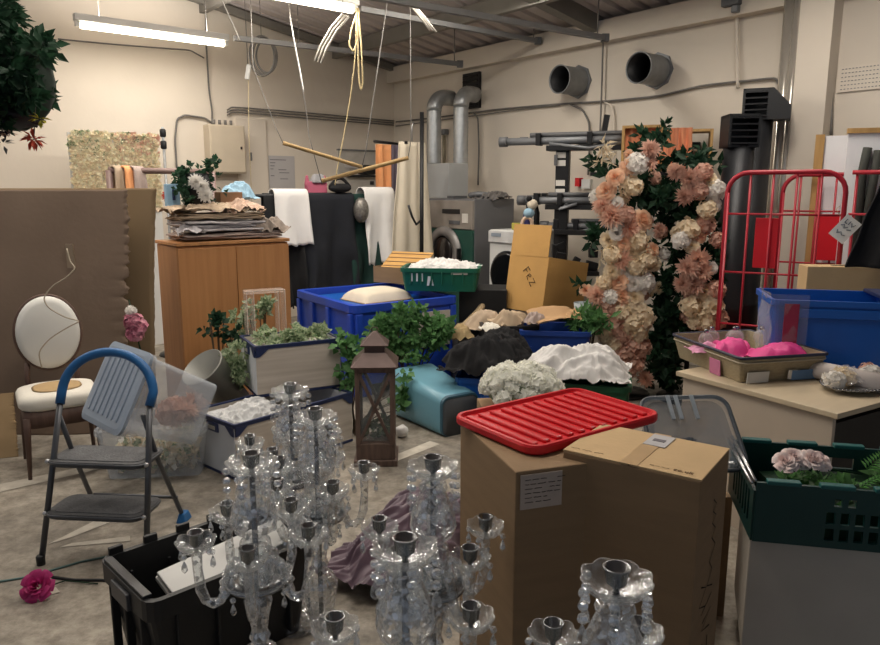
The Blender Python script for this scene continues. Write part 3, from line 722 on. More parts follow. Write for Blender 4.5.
def fold(name, label, x, y, z, w_, d_, h_, mat, seed, rz=0, fringe=False, grp='folded linens on the cabinet'):
    rng = random.Random(seed); t = thing(name, label, 'cloth', on_cab(x, y, z), TH + rz, grp)
    n = 4; hh = h_ / n
    for i in range(n):
        L = []; e0 = rng.uniform(.9, 1.03); ox, oy = rng.uniform(-.015, .015), rng.uniform(-.012, .012); sd = seed * 7 + i * 3
        for k, (q, zz) in enumerate(((.9, 0), (.985, .12), (1, .5), (.985, .88), (.9, 1.0))):
            lp_ = []
            for (px, py, _) in rloop(w_ * e0 * q, d_ * e0 * q, .03, 0, 4):
                for_ = 1
                lp_.append((px + ox + .028 * nz(px * 7, py * 7, sd), py + oy + .028 * nz(px * 8 + 3, py * 8, sd + 5), hh * (i + zz) + .016 * nz(px * 7, py * 7, sd + 2) + .012 * nz(px * 16, py * 16, sd)))
            # add points along the straight sides
            m = len(lp_); R2 = []
            for a_ in range(m):
                p_, r_ = Vector(lp_[a_]), Vector(lp_[(a_ + 1) % m]); st = max(1, int((r_ - p_).length / .04)) if a_ % 5 == 4 else 1
                for c_ in range(12 if a_ % 5 == 4 else 1):
                    v_ = p_.lerp(r_, c_ / 12); 
                    if a_ % 5 == 4: v_ += Vector((.012 * nz(v_.x * 9, v_.y * 9, sd + k * .2), .016 * nz(v_.x * 11, v_.y * 11, sd + 9), .014 * nz(v_.x * 10, v_.y * 10, sd + 1)))
                    R2.append(v_)
            L.append(R2)
        MB().loft(L, True, True, True).build('fold_layer', mat, t)
    return t
fold('folded_linen', 'lowest folded beige linen on the wooden cabinet', .46, .20, .006, .84, .40, .055, pinkgrey_f, 1)
fold('folded_linen', 'folded silvery white linen in the middle of the cabinet stack', .40, .20, .075, .66, .38, .07, silver_f, 2, .03)
fold('folded_linen', 'beige linen above the silvery one in the cabinet stack', .38, .2, .158, .68, .38, .04, beige_f, 3, -.02)
o = pile(.70, .40, .03, 11, fold=.045, freq=4).build('crumpled_cloth', beige_f, loc=on_cab(.36, .2, .215), rot=(0, 0, TH)); tag(o, 'crumpled taupe cloth lying on top of the cabinet linens', 'cloth')
o = pile(.30, .24, .06, 19, fold=.05, freq=4).build('crumpled_cloth', M('pinkish_cream_cloth', '#c9ac98', .9, var=.12), loc=on_cab(.56, .12, .215), rot=(0, 0, TH)); tag(o, 'bunched pinkish cream cloth at the right of the linen stack', 'cloth')
o = pile(.30, .22, .10, 23, fold=.05, freq=3).build('crumpled_cloth', M('fringed_grey_cloth', '#8d8177', .9, var=.25, scale=20), loc=on_cab(.75, .10, .055), rot=(0, 0, TH)); tag(o, 'fringed grey cloth hanging over the right front of the cabinet top', 'cloth')
o = pile(.2, .12, .05, 29, fold=.04, freq=5).build('crumpled_cloth', silver_f, loc=on_cab(.12, .03, .06), rot=(0, 0, TH)); tag(o, 'small fringed white cloth at the left front of the cabinet top', 'cloth')
def ivy_pot(name, label, loc, h, r, n, seed, white=True, mat=leaf_d, potm=None, cat='plant'):
    rng = random.Random(seed); t = thing(name, label, cat, loc)
    MB().lathe([(r * .4, 0), (r * .55, h * .75), (r * .5, h * .75), (r * .38, .02)], 14, c1=True).build('pot', potm or black, t)
    pts = [(Vector((rng.gauss(0, r * .55), rng.gauss(0, r * .5), rng.uniform(h * .1, h))), unit(rng)) for _ in range(40)]
    foliage(pts, n, rng, .05, .035, .03).build('foliage', mat, t, kind='stuff')
    if white:
        for k in range(3): place(W_DAH, 'bloom', t, (r * rng.uniform(.2, .8), -r * .9, h * rng.uniform(.2, .6)), orient((.3, -1, .2)))
    return t
W_DAH = dahlia_mesh(r_white, 'white_bloom', 5, .06, 4)
ivy_pot('potted_ivy', 'dark ivy pot with white star flowers on the cabinet linens', on_cab(.27, .22, .25), .33, .17, 620, 3)
t = thing('gift_bag', 'small pale blue gift bag on the linens left of the ivy', 'bag', on_cab(.10, .30, .24), TH)
MB().box(0, 0, .09, .10, .06, .18).build('bag', M('pale_blue_paper', '#8fb4cf', .6), t, bev=.004); MB().box(0, -.034, .1, .02, .006, .08).build('motif', navy, t)
t = thing('small_carton', 'small brown box right of the ivy on the linens', 'box', on_cab(.52, .25, .26), TH); MB().box(0, 0, .05, .18, .12, .10).build('body', M('brown_card', '#8a6a50', .8), t, bev=.003)
o = pile(.30, .22, .14, 31, fold=.05, freq=3).build('crumpled_cloth', blue_f, loc=on_cab(.62, .34, .28), rot=(0, 0, TH)); tag(o, 'pale blue satin cloth heaped behind the small brown box', 'cloth')
t = thing('red_flower_bunch', 'small red flower bunch at the back left of the cabinet', 'flower', on_cab(.12, .44, .33)); place(dahlia_mesh(red_fl, 'red_bloom', 4, .05, 8), 'bloom', t, (0, 0, .0), orient((.1, -1, .5))); MB().tube([(0, 0, 0), (.02, .02, -.3)], .004, 5).build('stem', leaf_d, t)

# clothing rails
def rail(name, label, p, q_, z, r, mat, posts=True):
    t = thing(name, label, 'rail', (p.x, p.y, 0)); d = q_ - p
    MB().tube([(0, 0, z), (d.x, d.y, z)], r, 10).build('crossbar', mat, t)
    if posts:
        for e in ((0, 0), (d.x, d.y)):
            MB().tube([(e[0], e[1], .03), (e[0], e[1], z)], r, 10).build('post', mat, t)
            n = Vector((d.x, d.y, 0)).normalized(); s_ = Vector((-n.y, n.x, 0)) * .3
            MB().tube([(e[0] - s_.x, e[1] - s_.y, .02), (e[0] + s_.x, e[1] + s_.y, .02)], r, 10).build('foot', mat, t)
    return t
RA = Vector((-1.63, 7.0, 0)); RD = -LV
RZ = 1.60
RAIL = lambda s, dz=0: RA + RD * s + Vector((0, 0, RZ + dz))
rail('garment_rail', 'black garment rail hung with dark cloths behind the blue container', RAIL(-.45) * 1, RAIL(1.75) * 1, RZ, .018, blackm)
p0 = on_cab(-.25, .62, 0); p1 = on_cab(.55, .62, 0)
rail('garment_rail', 'brownish low garment rail behind the cabinet', Vector((p0.x, p0.y, 0)), Vector((p1.x, p1.y, 0)), 1.80, .024, M('mauve_brown_metal', '#7d6660', .5))
for k, (s, m_, lb) in enumerate(((.08, beige_f, 'taupe garment hanging leftmost on the low rail behind the cabinet'), (.17, orange_f, 'tan garment hanging second on the low rail behind the cabinet'), (.25, pinkgrey_f, 'pale garment hanging third on the low rail behind the cabinet'))):
    q = p0.lerp(p1, s); o = over_rail(.11, .5, .4, .03, k).build('hanging_garment', m_, loc=(q.x, q.y, 1.80), rot=(0, 0, TH + .5), solid=.012); tag(o, lb, 'garment')
def hang(name, label, s0, s1, front, back, mat, seed, r=.024, skew=0, flare=0, z=RZ):
    q = RA + RD * ((s0 + s1) / 2); o = over_rail(s1 - s0, front, back, r, seed, skew, flare).build(name, mat, loc=(q.x, q.y, z), rot=(0, 0, TH), solid=.006)
    return tag(o, label, 'cloth')
def s_at(u):
    k = (u - 440) / F * CP; return (k * RA.y - RA.x) / (RD.x - k * RD.y)
hang('hanging_cloth', 'black cloth hanging at the left of the rail, under the white towel', s_at(262), s_at(300), 1.1, .9, black_f, 1)
hang('hanging_cloth', 'long navy black cloth hanging in the middle of the rail', s_at(299), s_at(352), 1.2, 1.0, navy_f, 3, .03)
hang('hanging_cloth', 'dark green cloth hanging on the rail right of the black cloths', s_at(346), s_at(385), 1.15, 1.0, green_f, 5, .022)
hang('hanging_cloth', 'black cloth on the rail behind the white striped garment', s_at(386), s_at(418), .9, .8, black_f, 7, .022)
hang('white_towel', 'plain white towel hung over the left part of the black rail', s_at(271), s_at(305), .48, .42, white_f, 2, .065, .04)
hang('white_garment', 'off-white striped garment thrown over the right part of the black rail', s_at(360), s_at(390), .72, .40, white_f, 4, .085, .02, .12)
p = RAIL(1.28, -.03)
t = thing('silver_bag', 'silvery grey bag squeezed on the rail beside the white garment', 'bag', RAIL(s_at(356), -.15) - RV * .09, TH); MB().ball((0, 0, 0), .12, 14, 10, (.7, .6, 1.1)).build('bag', M('silver_sequin', '#7c7872', .4, .5, var=.4, scale=40), t)
t = thing('black_handbag', 'black bag lying on the rail above the navy cloth', 'bag', RAIL(s_at(340), .035), TH); MB().ball((0, 0, .04), .09, 14, 8, (1.5, .7, .55)).build('body', black_f, t); MB().tube([(-.12 + .24 * i / 12, 0, .05 + .09 * math.sin(PI * i / 12)) for i in range(13)], .018, 8).build('strap', black_f, t)
t = thing('handbag', 'pink and grey bag hung by a hook above the black rail', 'bag', RAIL(s_at(322), .02) + RV * .12, TH)
MB().box(0, 0, .06, .22, .09, .12, top=(1.05, .7)).build('pink_body', M('dusty_pink_cloth', '#a8536a', .7), t, bev=.01); MB().box(.02, -.01, .15, .17, .1, .09, top=(.6, .5)).build('grey_flap', M('grey_cloth', '#8f8e90', .7), t, bev=.015)
for s in (-1, 1): MB().box(s * .1, 0, .13, .04, .06, .1, top=(.4, .6)).build('pink_tab', M('dusty_pink_cloth', '', .7), t, bev=.008)
# tall lamp-like stand and dress
p = P(421, 255, 7.7); zt = P(424, 112, 7.7).z
t = thing('display_stand', 'slim black upright stand in front of the hanging white dress', 'stand', (p.x, p.y, 0), TH)
MB().tube([(0, 0, .02), (.02, 0, zt)], .022, 10).build('pole', blackm, t); MB().lathe([(.2, 0), (.2, .015), (.03, .03)], 20).build('base', blackm, t)
MB().tube([(0.02, 0, 1.35), (-.1, -.05, 1.3), (-.16, -.06, 1.38), (-.2, -.05, 1.5)], .012, 8).build('hook_arm', blackm, t)
q0 = P(413, 265, 7.85); zt2 = P(413, 142, 7.85).z
t = thing('white_dress', 'long white dress hanging from a clip behind the black stand', 'dress', (q0.x, q0.y, q0.z - .25), TH)
curtain(.56, zt2 - q0.z + .25, 3, .018, 3, .15, taper=.38).build('skirt', M('ivory_cloth', '#d8cdb8', .85, var=.03), t, solid=.006)
MB().tube([(-.0, 0, zt2 - q0.z + .25), (.0, 0, zt2 - q0.z + .42), (.02, 0, zt2 - q0.z + .46)], .006, 6).build('hook', steel, t)
MB().box(-.09, 0, zt2 - q0.z + .24, .04, .03, .03).build('clip', blackm, t)
for u0, u1, lb, m_, sd in ((376, 390, 'orange curtain hanging in the back corner', orange_f, 2), (388, 399, 'dark mauve curtain hanging right of the orange one', mauve_f, 5), (397, 406, 'grey curtain just left of the white dress', M('dark_grey_cloth', '#55525a', .9), 8)):
    a_ = P((u0 + u1) / 2, 144, 8.4); wv = (u1 - u0) / F * 8.5 * 1.25
    o = curtain(wv, 1.9, 2, .03, sd).build('hanging_curtain', m_, loc=(a_.x, a_.y + .03 * sd, a_.z - 1.9), rot=(0, 0, TH), solid=.006); tag(o, lb, 'curtain')
a_, c_ = P(374, 143, 8.48), P(412, 147, 8.9)
o = MB().tube([Vector((0, 0, 0)), c_ - a_], .015, 8).build('curtain_rail', blackm, loc=a_ + Vector((0, 0, .02))); tag(o, 'short black rail carrying the orange and mauve curtains', 'rail')
# hanging wooden rods
def rod(label, u0, v0, Y0, u1, v1, Y1, r=.016):
    a_, c_ = P(u0, v0, Y0), P(u1, v1, Y1); t = thing('hanging_rod', label, 'rod', a_)
    n = 14; MB().tube([(c_ - a_) * (i / n) for i in range(n + 1)], [r * (1.12 if i % 4 == 0 else 1) for i in range(n + 1)], 8).build('rod', bamboo, t)
    return a_, c_, t
def cord(t, a_, pts, r, mat=None, name='cord'):
    MB().tube([p - a_ for p in pts], r, 6).build(name, mat or rope_m, t)
def up(p):
    aa, bb = room_ab(p); return Vector((p.x, p.y, ceil_z(aa) - .01))
A0, A1, t1 = rod('upper wooden rod slanting down to the right, hung on cords', 283, 143, 6.2, 362, 167, 6.4)
cord(t1, A0, [A0, P(276, 128, 6.2), P(255, 72, 6.25), P(253, 66, 6.25), up(P(253, 40, 6.25))], .003, wire_m)
cord(t1, A0, [A1, P(366, 150, 6.4), up(P(398, 60, 6.5))], .005, wire_m)
B0, B1, t2 = rod('lower wooden rod slanting up to the right, hung on cords', 322, 181, 6.3, 408, 158, 6.6, .018)
cord(t2, B0, [B0 + Vector((0, 0, -.03)), P(309, 136, 6.4), P(306, 108, 6.4), P(290, 20, 6.4), up(P(289, 10, 6.4))], .0035, wire_m)
cord(t2, B0, [B1, P(411, 140, 6.6), up(P(411, 100, 6.6))], .004, wire_m)
# rope bundle from lamp end
def loopcord(name, label, pts, Y, r, mat, cat='rope', hangup=False):
    W = [P(u, v, Y + .01 * i) for i, (u, v) in enumerate(pts)]
    if hangup: W = [up(W[0])] + W
    S = []
    for i in range(len(W) - 1):
        for k in range(6): S.append(W[i].lerp(W[i + 1], k / 6))
    S.append(W[-1])
    for _ in range(2): S = [S[0]] + [(S[i - 1] + S[i] * 2 + S[i + 1]) / 4 for i in range(1, len(S) - 1)] + [S[-1]]
    return tag(MB().tube([p - W[0] for p in S], r, 7).build(name, mat, loc=W[0]), label, cat)
YL = PZ(357, 8, LZ).y
loopcord('rope_loop', 'short cream rope loop tied at the end of the cut-off strip light', [(358, 10), (351, 30), (349, 45), (353, 52), (358, 40), (359, 10)], YL - .05, .007, rope_m)
loopcord('rope_loop', 'long cream rope loop tied at the end of the cut-off strip light', [(357, 8), (358, 50), (359, 80), (361, 91), (363, 82), (361, 40), (358, 8)], YL - .1, .007, rope_m)
loopcord('rope', 'long cream rope hanging from the strip light end down past the rods', [(357, 10), (355, 60), (350, 100), (343, 140), (337, 170), (335, 185)], YL, .005, rope_m)
loopcord('cord', 'thin white cord hanging from the roof right of the cable coil', [(289, 8), (294, 40), (300, 70), (304, 92)], 6.6, .005, white_p, 'cord', True)
loopcord('cord', 'thin pale cord slanting from the top left to the white cable tag', [(220, -4), (232, 22), (240, 40)], 6.9, .005, white_p, 'cord', True)
def coil():
    p = P(262, 56, 7.6); t = thing('cable_coil', 'coil of grey cable hanging from the bar over the left wall', 'cable coil', p)
    for k in range(3): MB().tube([(.125 * (1 - .08 * k) * math.cos(a) + .02 * k, .012 * k, (.19 - .015 * k) * math.sin(a)) for a in [2 * PI * i / 28 for i in range(28)]], .011, 7, closed=True).build('cable_turn', wire_m, t)
    MB().tube([(0, 0, .19), (.0, 0, up(p).z - p.z)], .004, 5).build('hanger', wire_m, t)
coil()
t = thing('cable_weight', 'small white tag on a cord below the cable coil', 'tag', P(248, 72, 7.3)); MB().box(0, 0, 0, .04, .03, .14, Matrix.Rotation(.2, 4, 'Y')).build('tag', white_p, t, bev=.004)
MB().tube([(0, 0, .07), (0, 0, up(P(248, 72, 7.3)).z - P(248, 72, 7.3).z)], .004, 5).build('cord', wire_m, t); MB().tube([(0, 0, -.07), (-.02, 0, -.6), (-.02, 0, -1.3)], .003, 5).build('trailing_cord', rope_m, t)
def bundle(label, pts, Y):
    t = thing('tube_bundle', label, 'tubes', P(*pts[0], Y)); o_ = t.location.copy()
    for k in range(3):
        MB().tube([P(u + k * 3, v + k * 1.2, Y) - o_ for u, v in pts], .011, 7).build('tube', M('pale_grey_tube', '#a8a298', .5), t)
    MB().tube([P(*pts[0], Y) - o_, up(P(*pts[0], Y)) - o_], .004, 5).build('hanger', wire_m, t)
bundle('bundle of pale bent tubes hanging left of the rope loops', [(343, 14), (331, 28), (321, 45), (315, 61)], 6.4)
bundle('bundle of pale tubes hanging from the roof near the back corner', [(402, -4), (418, 14), (430, 30)], 6.6)

# ------------------------------------------------------------------ back of the room: laundry machines
Q = Vector((.378, 7.9, 0))
t = thing('industrial_dryer', 'large grey industrial dryer with green front and round door', 'dryer', Q, TH - PI / 2)
# local: x along -R (towards viewer), -y faces into the room; near front corner at origin
W_, D_, Hh = .86, .60, 1.56
MB().box(-W_ / 2, D_ / 2, Hh / 2, W_, D_, Hh).build('body', M('dryer_grey', '#6f7073', .5, .2, var=.05), t, bev=.008)
MB().box(-W_ / 2, -.012, .62, W_ - .01, .03, 1.2).build('green_front', M('dryer_green', '#1f4a40', .5, var=.08), t, bev=.004)
MB().box(-W_ / 2, -.015, 1.385, W_ - .01, .035, .31).build('control_panel', M('dryer_panel', '#8b847c', .5), t, bev=.004)
MB().box(-.12, -.036, 1.35, .09, .01, .1).build('label_plate', paper, t); MB().box(-.36, -.036, 1.42, .3, .008, .05).build('display', black, t); MB().box(-.3, -.036, 1.3, .18, .008, .04).build('button_row', grey_d, t)
X = Matrix.Translation((-.47, -.03, .96)) @ Matrix.Rotation(PI / 2, 4, 'X')
d = MB().lathe([(.29, 0), (.29, .02), (.26, .045), (.19, .05), (.185, .03), (.185, .02)], 36, True, X, c1=False).build('door', M('door_grey', '#8d8a88', .4, .3), t)
MB().lathe([(.188, .025), (.15, .05), (.05, .06)], 30, True, X).build('door_glass', M('dark_door_glass', '#2a2624', .15), d); MB().box(-.16, -.09, .96, .03, .04, .12).build('door_handle', blackm, d)
qq = Matrix.Translation(Q) @ Matrix.Rotation(TH - PI / 2, 4, 'Z')
t = thing('lint_box', 'pale grey metal box on the dryer below the left spiral duct', 'box', qq @ Vector((-.85, .30, Hh + .003)), TH - PI / 2); MB().box(0, 0, .2, .46, .3, .4).build('body', M('pale_grey_metal', '#a9abab', .5, .1, var=.03), t, bev=.006)
t = thing('hose', 'grey flexible hose lying on top of the dryer', 'hose', qq @ Vector((-.2, .2, Hh + .004)), TH - PI / 2)
MB().tube([(-.2, .1, .03), (-.1, 0, .035), (.0, .02, .05), (.08, .12, .035), (.15, .3, .035)], .03, 10).build('hose', greym, t)
MB().box(-.33, 0, .014, .12, .2, .024).build('hose_end', grey_d, t)
o = pile(.34, .3, .05, 41, fold=.05).build('crumpled_cloth', M('grey_rag', '#6f6b68', .9), loc=qq @ Vector((-.10, .38, Hh)), rot=(0, 0, TH)); tag(o, 'grey rag lying on the dryer top at the right', 'cloth')
# washer on a plinth
C2 = Vector((.90, 7.14, 0))
t = thing('washing_machine', 'white front-loading washing machine with large black door', 'washing machine', C2 + Vector((0, 0, .40)), TH - PI / 2)
MB().box(-.3, .28, .425, .60, .56, .85).build('body', white_p, t, bev=.012); MB().box(-.3, -.012, .78, .58, .03, .12).build('control_panel', M('panel_white', '#c9c9c9', .4), t, bev=.006)
X = Matrix.Translation((-.3, -.015, .40)) @ Matrix.Rotation(PI / 2, 4, 'X')
d = MB().lathe([(.245, 0), (.245, .02), (.21, .045), (.2, .045)], 36, True, X, c1=True).build('door', M('black_gloss', '#0e0f12', .15), t)
X2 = Matrix.Translation((-.16, -.025, .785)) @ Matrix.Rotation(PI / 2, 4, 'X'); MB().lathe([(.035, 0), (.033, .025), (.02, .03)], 18, True, X2).build('dial', M('dial_grey', '#6a6a6c', .3, .5), t)
MB().box(-.47, -.03, .8, .14, .008, .035).build('drawer_label', grey_p, t)
t = thing('plinth', 'dark plinth under the white washing machine', 'plinth', C2, TH - PI / 2); MB().box(-.3, .28, .2, .62, .6, .395).build('body', black, t, bev=.005)
qw = Matrix.Translation(C2 + Vector((0, 0, 1.252))) @ Matrix.Rotation(TH - PI / 2, 4, 'Z')
def bottle(label, x, y, h, r, col, cap, q=qw):
    t = thing('bottle', label, 'bottle', q @ Vector((x, y, 0)), 0, 'bottles on the washing machine')
    MB().lathe([(r, 0), (r, h * .6), (r * .4, h * .8), (r * .35, h * .85)], 14).build('body', col, t); MB().lathe([(r * .42, h * .84), (r * .42, h), (r * .3, h)], 12).build('cap', cap, t)
bottle('blue purple bottle on the washing machine, right of the sponge', -.2, .15, .26, .045, M('violet_plastic', '#38386f', .4), black)
bottle('dark bottle with spray head behind the violet one on the washing machine', -.12, .2, .3, .03, black, black)
t = thing('sponge', 'yellow green sponge pack on the washing machine', 'sponge', qw @ Vector((-.32, .14, 0)), .4); MB().box(0, 0, .035, .12, .08, .07).build('pack', M('sponge_yellow', '#b3a94a', .8), t, bev=.01)

# ------------------------------------------------------------------ lifting stand rack behind the pillars
px0 = P(562, 200, 7.15); X0 = px0.x; ztop = P(562, 150, 7.15).z
t = thing('storage_rack', 'black post rack carrying folded grey lifting stands along the right wall', 'rack', (X0, 7.15, 0), math.radians(-22))
MB().box(0, 0, ztop / 2 + .03, .13, .08, ztop + .06).build('post', blackm, t, bev=.004)
MB().box(0, 0, .03, .5, .6, .06).build('foot', blackm, t, bev=.01)
zA = P(562, 148, 7.1).z; zB = P(562, 207, 7.1).z; zC = P(562, 232, 7.1).z
MB().box(.55, 0, zA, 1.4, .20, .05).build('shelf_arm', blackm, t, bev=.004)
MB().box(.1, 0, zB, .5, .16, .05).build('shelf_arm', blackm, t, bev=.004); MB().box(.2, 0, zC, .5, .2, .05).build('shelf_arm', blackm, t, bev=.004)
MB().box(.78, .0, zA / 2, .07, .06, zA).build('post', blackm, t, bev=.004)
for v in (155, 163, 183, 191): MB().box(-.012, -.043, P(562, v, 7.1).z, .09, .006, .055 if v != 191 else .04).build('paper_label', paper, t)
MB().box(-.06, -.05, P(562, 160, 7.1).z, .03, .03, .1).build('latch', grey_d, t)
rk = Matrix.Translation((X0, 7.15, 0)) @ Matrix.Rotation(math.radians(-22), 4, 'Z')
def stand(label, z, x0, x1, y, r, grp='folded stands on the rack', seed=0):
    t = thing('folded_stand', label, 'stand', rk @ Vector((x0, y, z)), math.radians(-22), grp); L_ = x1 - x0
    MB().tube([(0, 0, 0), (L_, 0, 0)], r, 12).build('main_tube', greym, t)
    MB().tube([(-.01, 0, 0), (.07, 0, 0)], r * 1.35, 12).build('end_collar', grey_d, t)
    MB().tube([(.3, 0, r * 1.6), (L_ - .1, .01, r * 1.6)], r * .6, 8).build('inner_tube', grey_d, t)
    MB().tube([(.5, -.03, -r * .8), (L_ * .5, -.05, -r * 2.2), (L_ * .7, -.04, -r * .8)], r * .45, 8).build('brace', greym, t)
    for k in (.22, .5): MB().box(L_ * k, 0, r * .4, .05, r * 3, r * 3.2).build('clamp', blackm, t, bev=.004)
stand('long grey folded stand on the top shelf of the black rack, front one', zA + .07, -.62, 1.15, -.05, .036)
stand('long grey folded stand on the top shelf of the black rack, back one', zA + .085, -.45, 1.02, .09, .028)
stand('grey folded stand on the middle shelf of the black rack, front one', zB + .062, -.42, .42, -.06, .036)
stand('grey folded stand on the middle shelf of the black rack, back one', zB + .066, -.36, .42, .06, .034)
stand('grey folded stand on the lowest shelf of the black rack', zC + .06, -.2, .5, 0, .032)
t = thing('strap_hook', 'short dark strap standing up from the top stand on the rack', 'strap', rk @ Vector((.38, .0, zA + .14)), 0); MB().box(0, 0, .06, .05, .04, .2, Matrix.Rotation(.15, 4, 'Y')).build('strap', blackm, t)
t = thing('clamp_cluster', 'tangle of black clamps on the rack behind the tall tan carton', 'clamps', rk @ Vector((.08, -.05, zC - .42)), 0, None)
rng = random.Random(8)
MB().box(.05, .05, .02, .5, .3, .04).build('tray', blackm, t)
for k in range(9): MB().box(rng.uniform(-.12, .25), rng.uniform(-.05, .1), .08 + rng.uniform(0, .22), rng.uniform(.05, .12), .08, rng.uniform(.06, .14), Matrix.Rotation(rng.uniform(-.5, .5), 4, 'Y')).build('clamp', blackm if k % 3 else black, t, bev=.006)
# wooden display crates with peach organza on top of the rack
def display_crate(label, x0, z, w_, h_, seed, drape):
    t = thing('display_crate', label, 'crate', rk @ Vector((x0, -.17, z)), math.radians(-22 if drape != 1 else -16), 'wooden crates on the rack')
    for s in (-1, 1): MB().box(s * (w_ / 2 - .012), 0, h_ / 2, .024, .22, h_).build('side_board', wood_pine, t, bev=.002)
    MB().box(0, 0, h_ - .012, w_ - .05, .22, .024).build('top_board', wood_pine, t, bev=.002); MB().box(0, 0, .012, w_ - .05, .22, .024).build('bottom_board', wood_pine, t, bev=.002)
    c_ = curtain(w_ * (.9 if drape == 0 else .6), h_ * (.94 if drape == 0 else 1.03), 4, .03, seed, .05).build('organza_drape', peach_f, t, loc=(-w_ * (.0 if drape == 0 else .24), -.04 if drape == 0 else -.135, .0))
xr_ = lambda u, v: (rk.inverted() @ P(u, v, 6.9)).x
zs = P(660, 172, 6.8).z; MB().box(.72, -.17, zs - .02, .8, .26, .035).build('shelf_board', blackm, bpy.data.objects['storage_rack'], bev=.003)
zz1 = P(640, 126, 6.75).z - zs; zz2 = P(685, 130, 6.6).z - zs
rr = math.radians(-22)
for (u0, u1, lb, sd, dr, zt_) in ((622, 661, 'small wooden crate draped in peach organza, left one on the rack', 3, 0, 126), (664, 707, 'wooden crate with peach organza at its left, right one on the rack', 6, 1, 130)):
    # intersect the shelf line
    k = ((u0 + u1) / 2 - 440) / F * CP; dx, dy = math.cos(rr), math.sin(rr)
    Yb_ = 7.15 - .17 * dx; Xb_ = X0 + .17 * dy; s_ = (k * Yb_ - Xb_) / (dx - k * dy); Yc = Yb_ + dy * s_
    display_crate(lb, s_, zs, (u1 - u0) / 732 * Yc * 1.02, P(640, zt_, Yc).z - zs, sd, dr)

# ------------------------------------------------------------------ black louvred duct hoods
def hood(label, u0, u1, vt, vb, Y, r, hw, rz):
    pc = P((u0 + u1) / 2, 200, Y); zt = P(500, vt, Y).z; zb = P(500, vb, Y).z
    t = thing('louvred_duct', label, 'duct', (pc.x, Y, 0), rz)
    MB().lathe([(r, 0), (r, .7), (r * 1.03, .71), (r * 1.03, .74), (r, .75), (r, zb + .02)], 28).build('cylinder', duct_blk, t)
    hh = zt - zb
    b = MB(); b.prism([(-hw / 2, 0), (hw / 2, 0), (hw / 2, hh), (-hw / 2, hh)], .02, Matrix.Translation((0, r * .9, zb)))
    for s in (-1, 1): b.box(s * (hw / 2 - .01), 0, zb + hh / 2, .02, r * 1.9, hh)
    b.box(0, 0, zb + hh - .01, hw, r * 1.9, .02).box(0, 0, zb + .01, hw, r * 1.9, .02); b.build('hood', black, t)
    for k in range(5): MB().box(0, -r * .9, zb + hh * (.12 + .19 * k), hw - .04, .05, .012, None).build('louvre', blackm, t)
    for k in range(5):
        z = zb + hh * (.12 + .19 * k); 
    return t, zt, zb
hood('black cylinder duct with square louvred hood, shorter left one behind the red cage', 720, 750, 115, 148, 5.75, .115, .235, math.radians(-4))
t, zt, zb = hood('black cylinder duct with louvred hood, taller right one behind the red cage', 736, 763, 90, 121, 5.95, .13, .2, math.radians(-25))
MB().prism([(.09, 0), (.25, 0), (.25, .1), (.12, zt - zb), (.09, zt - zb)], .25, Matrix.Translation((0, 0, zb))).build('sloped_side', black, t)
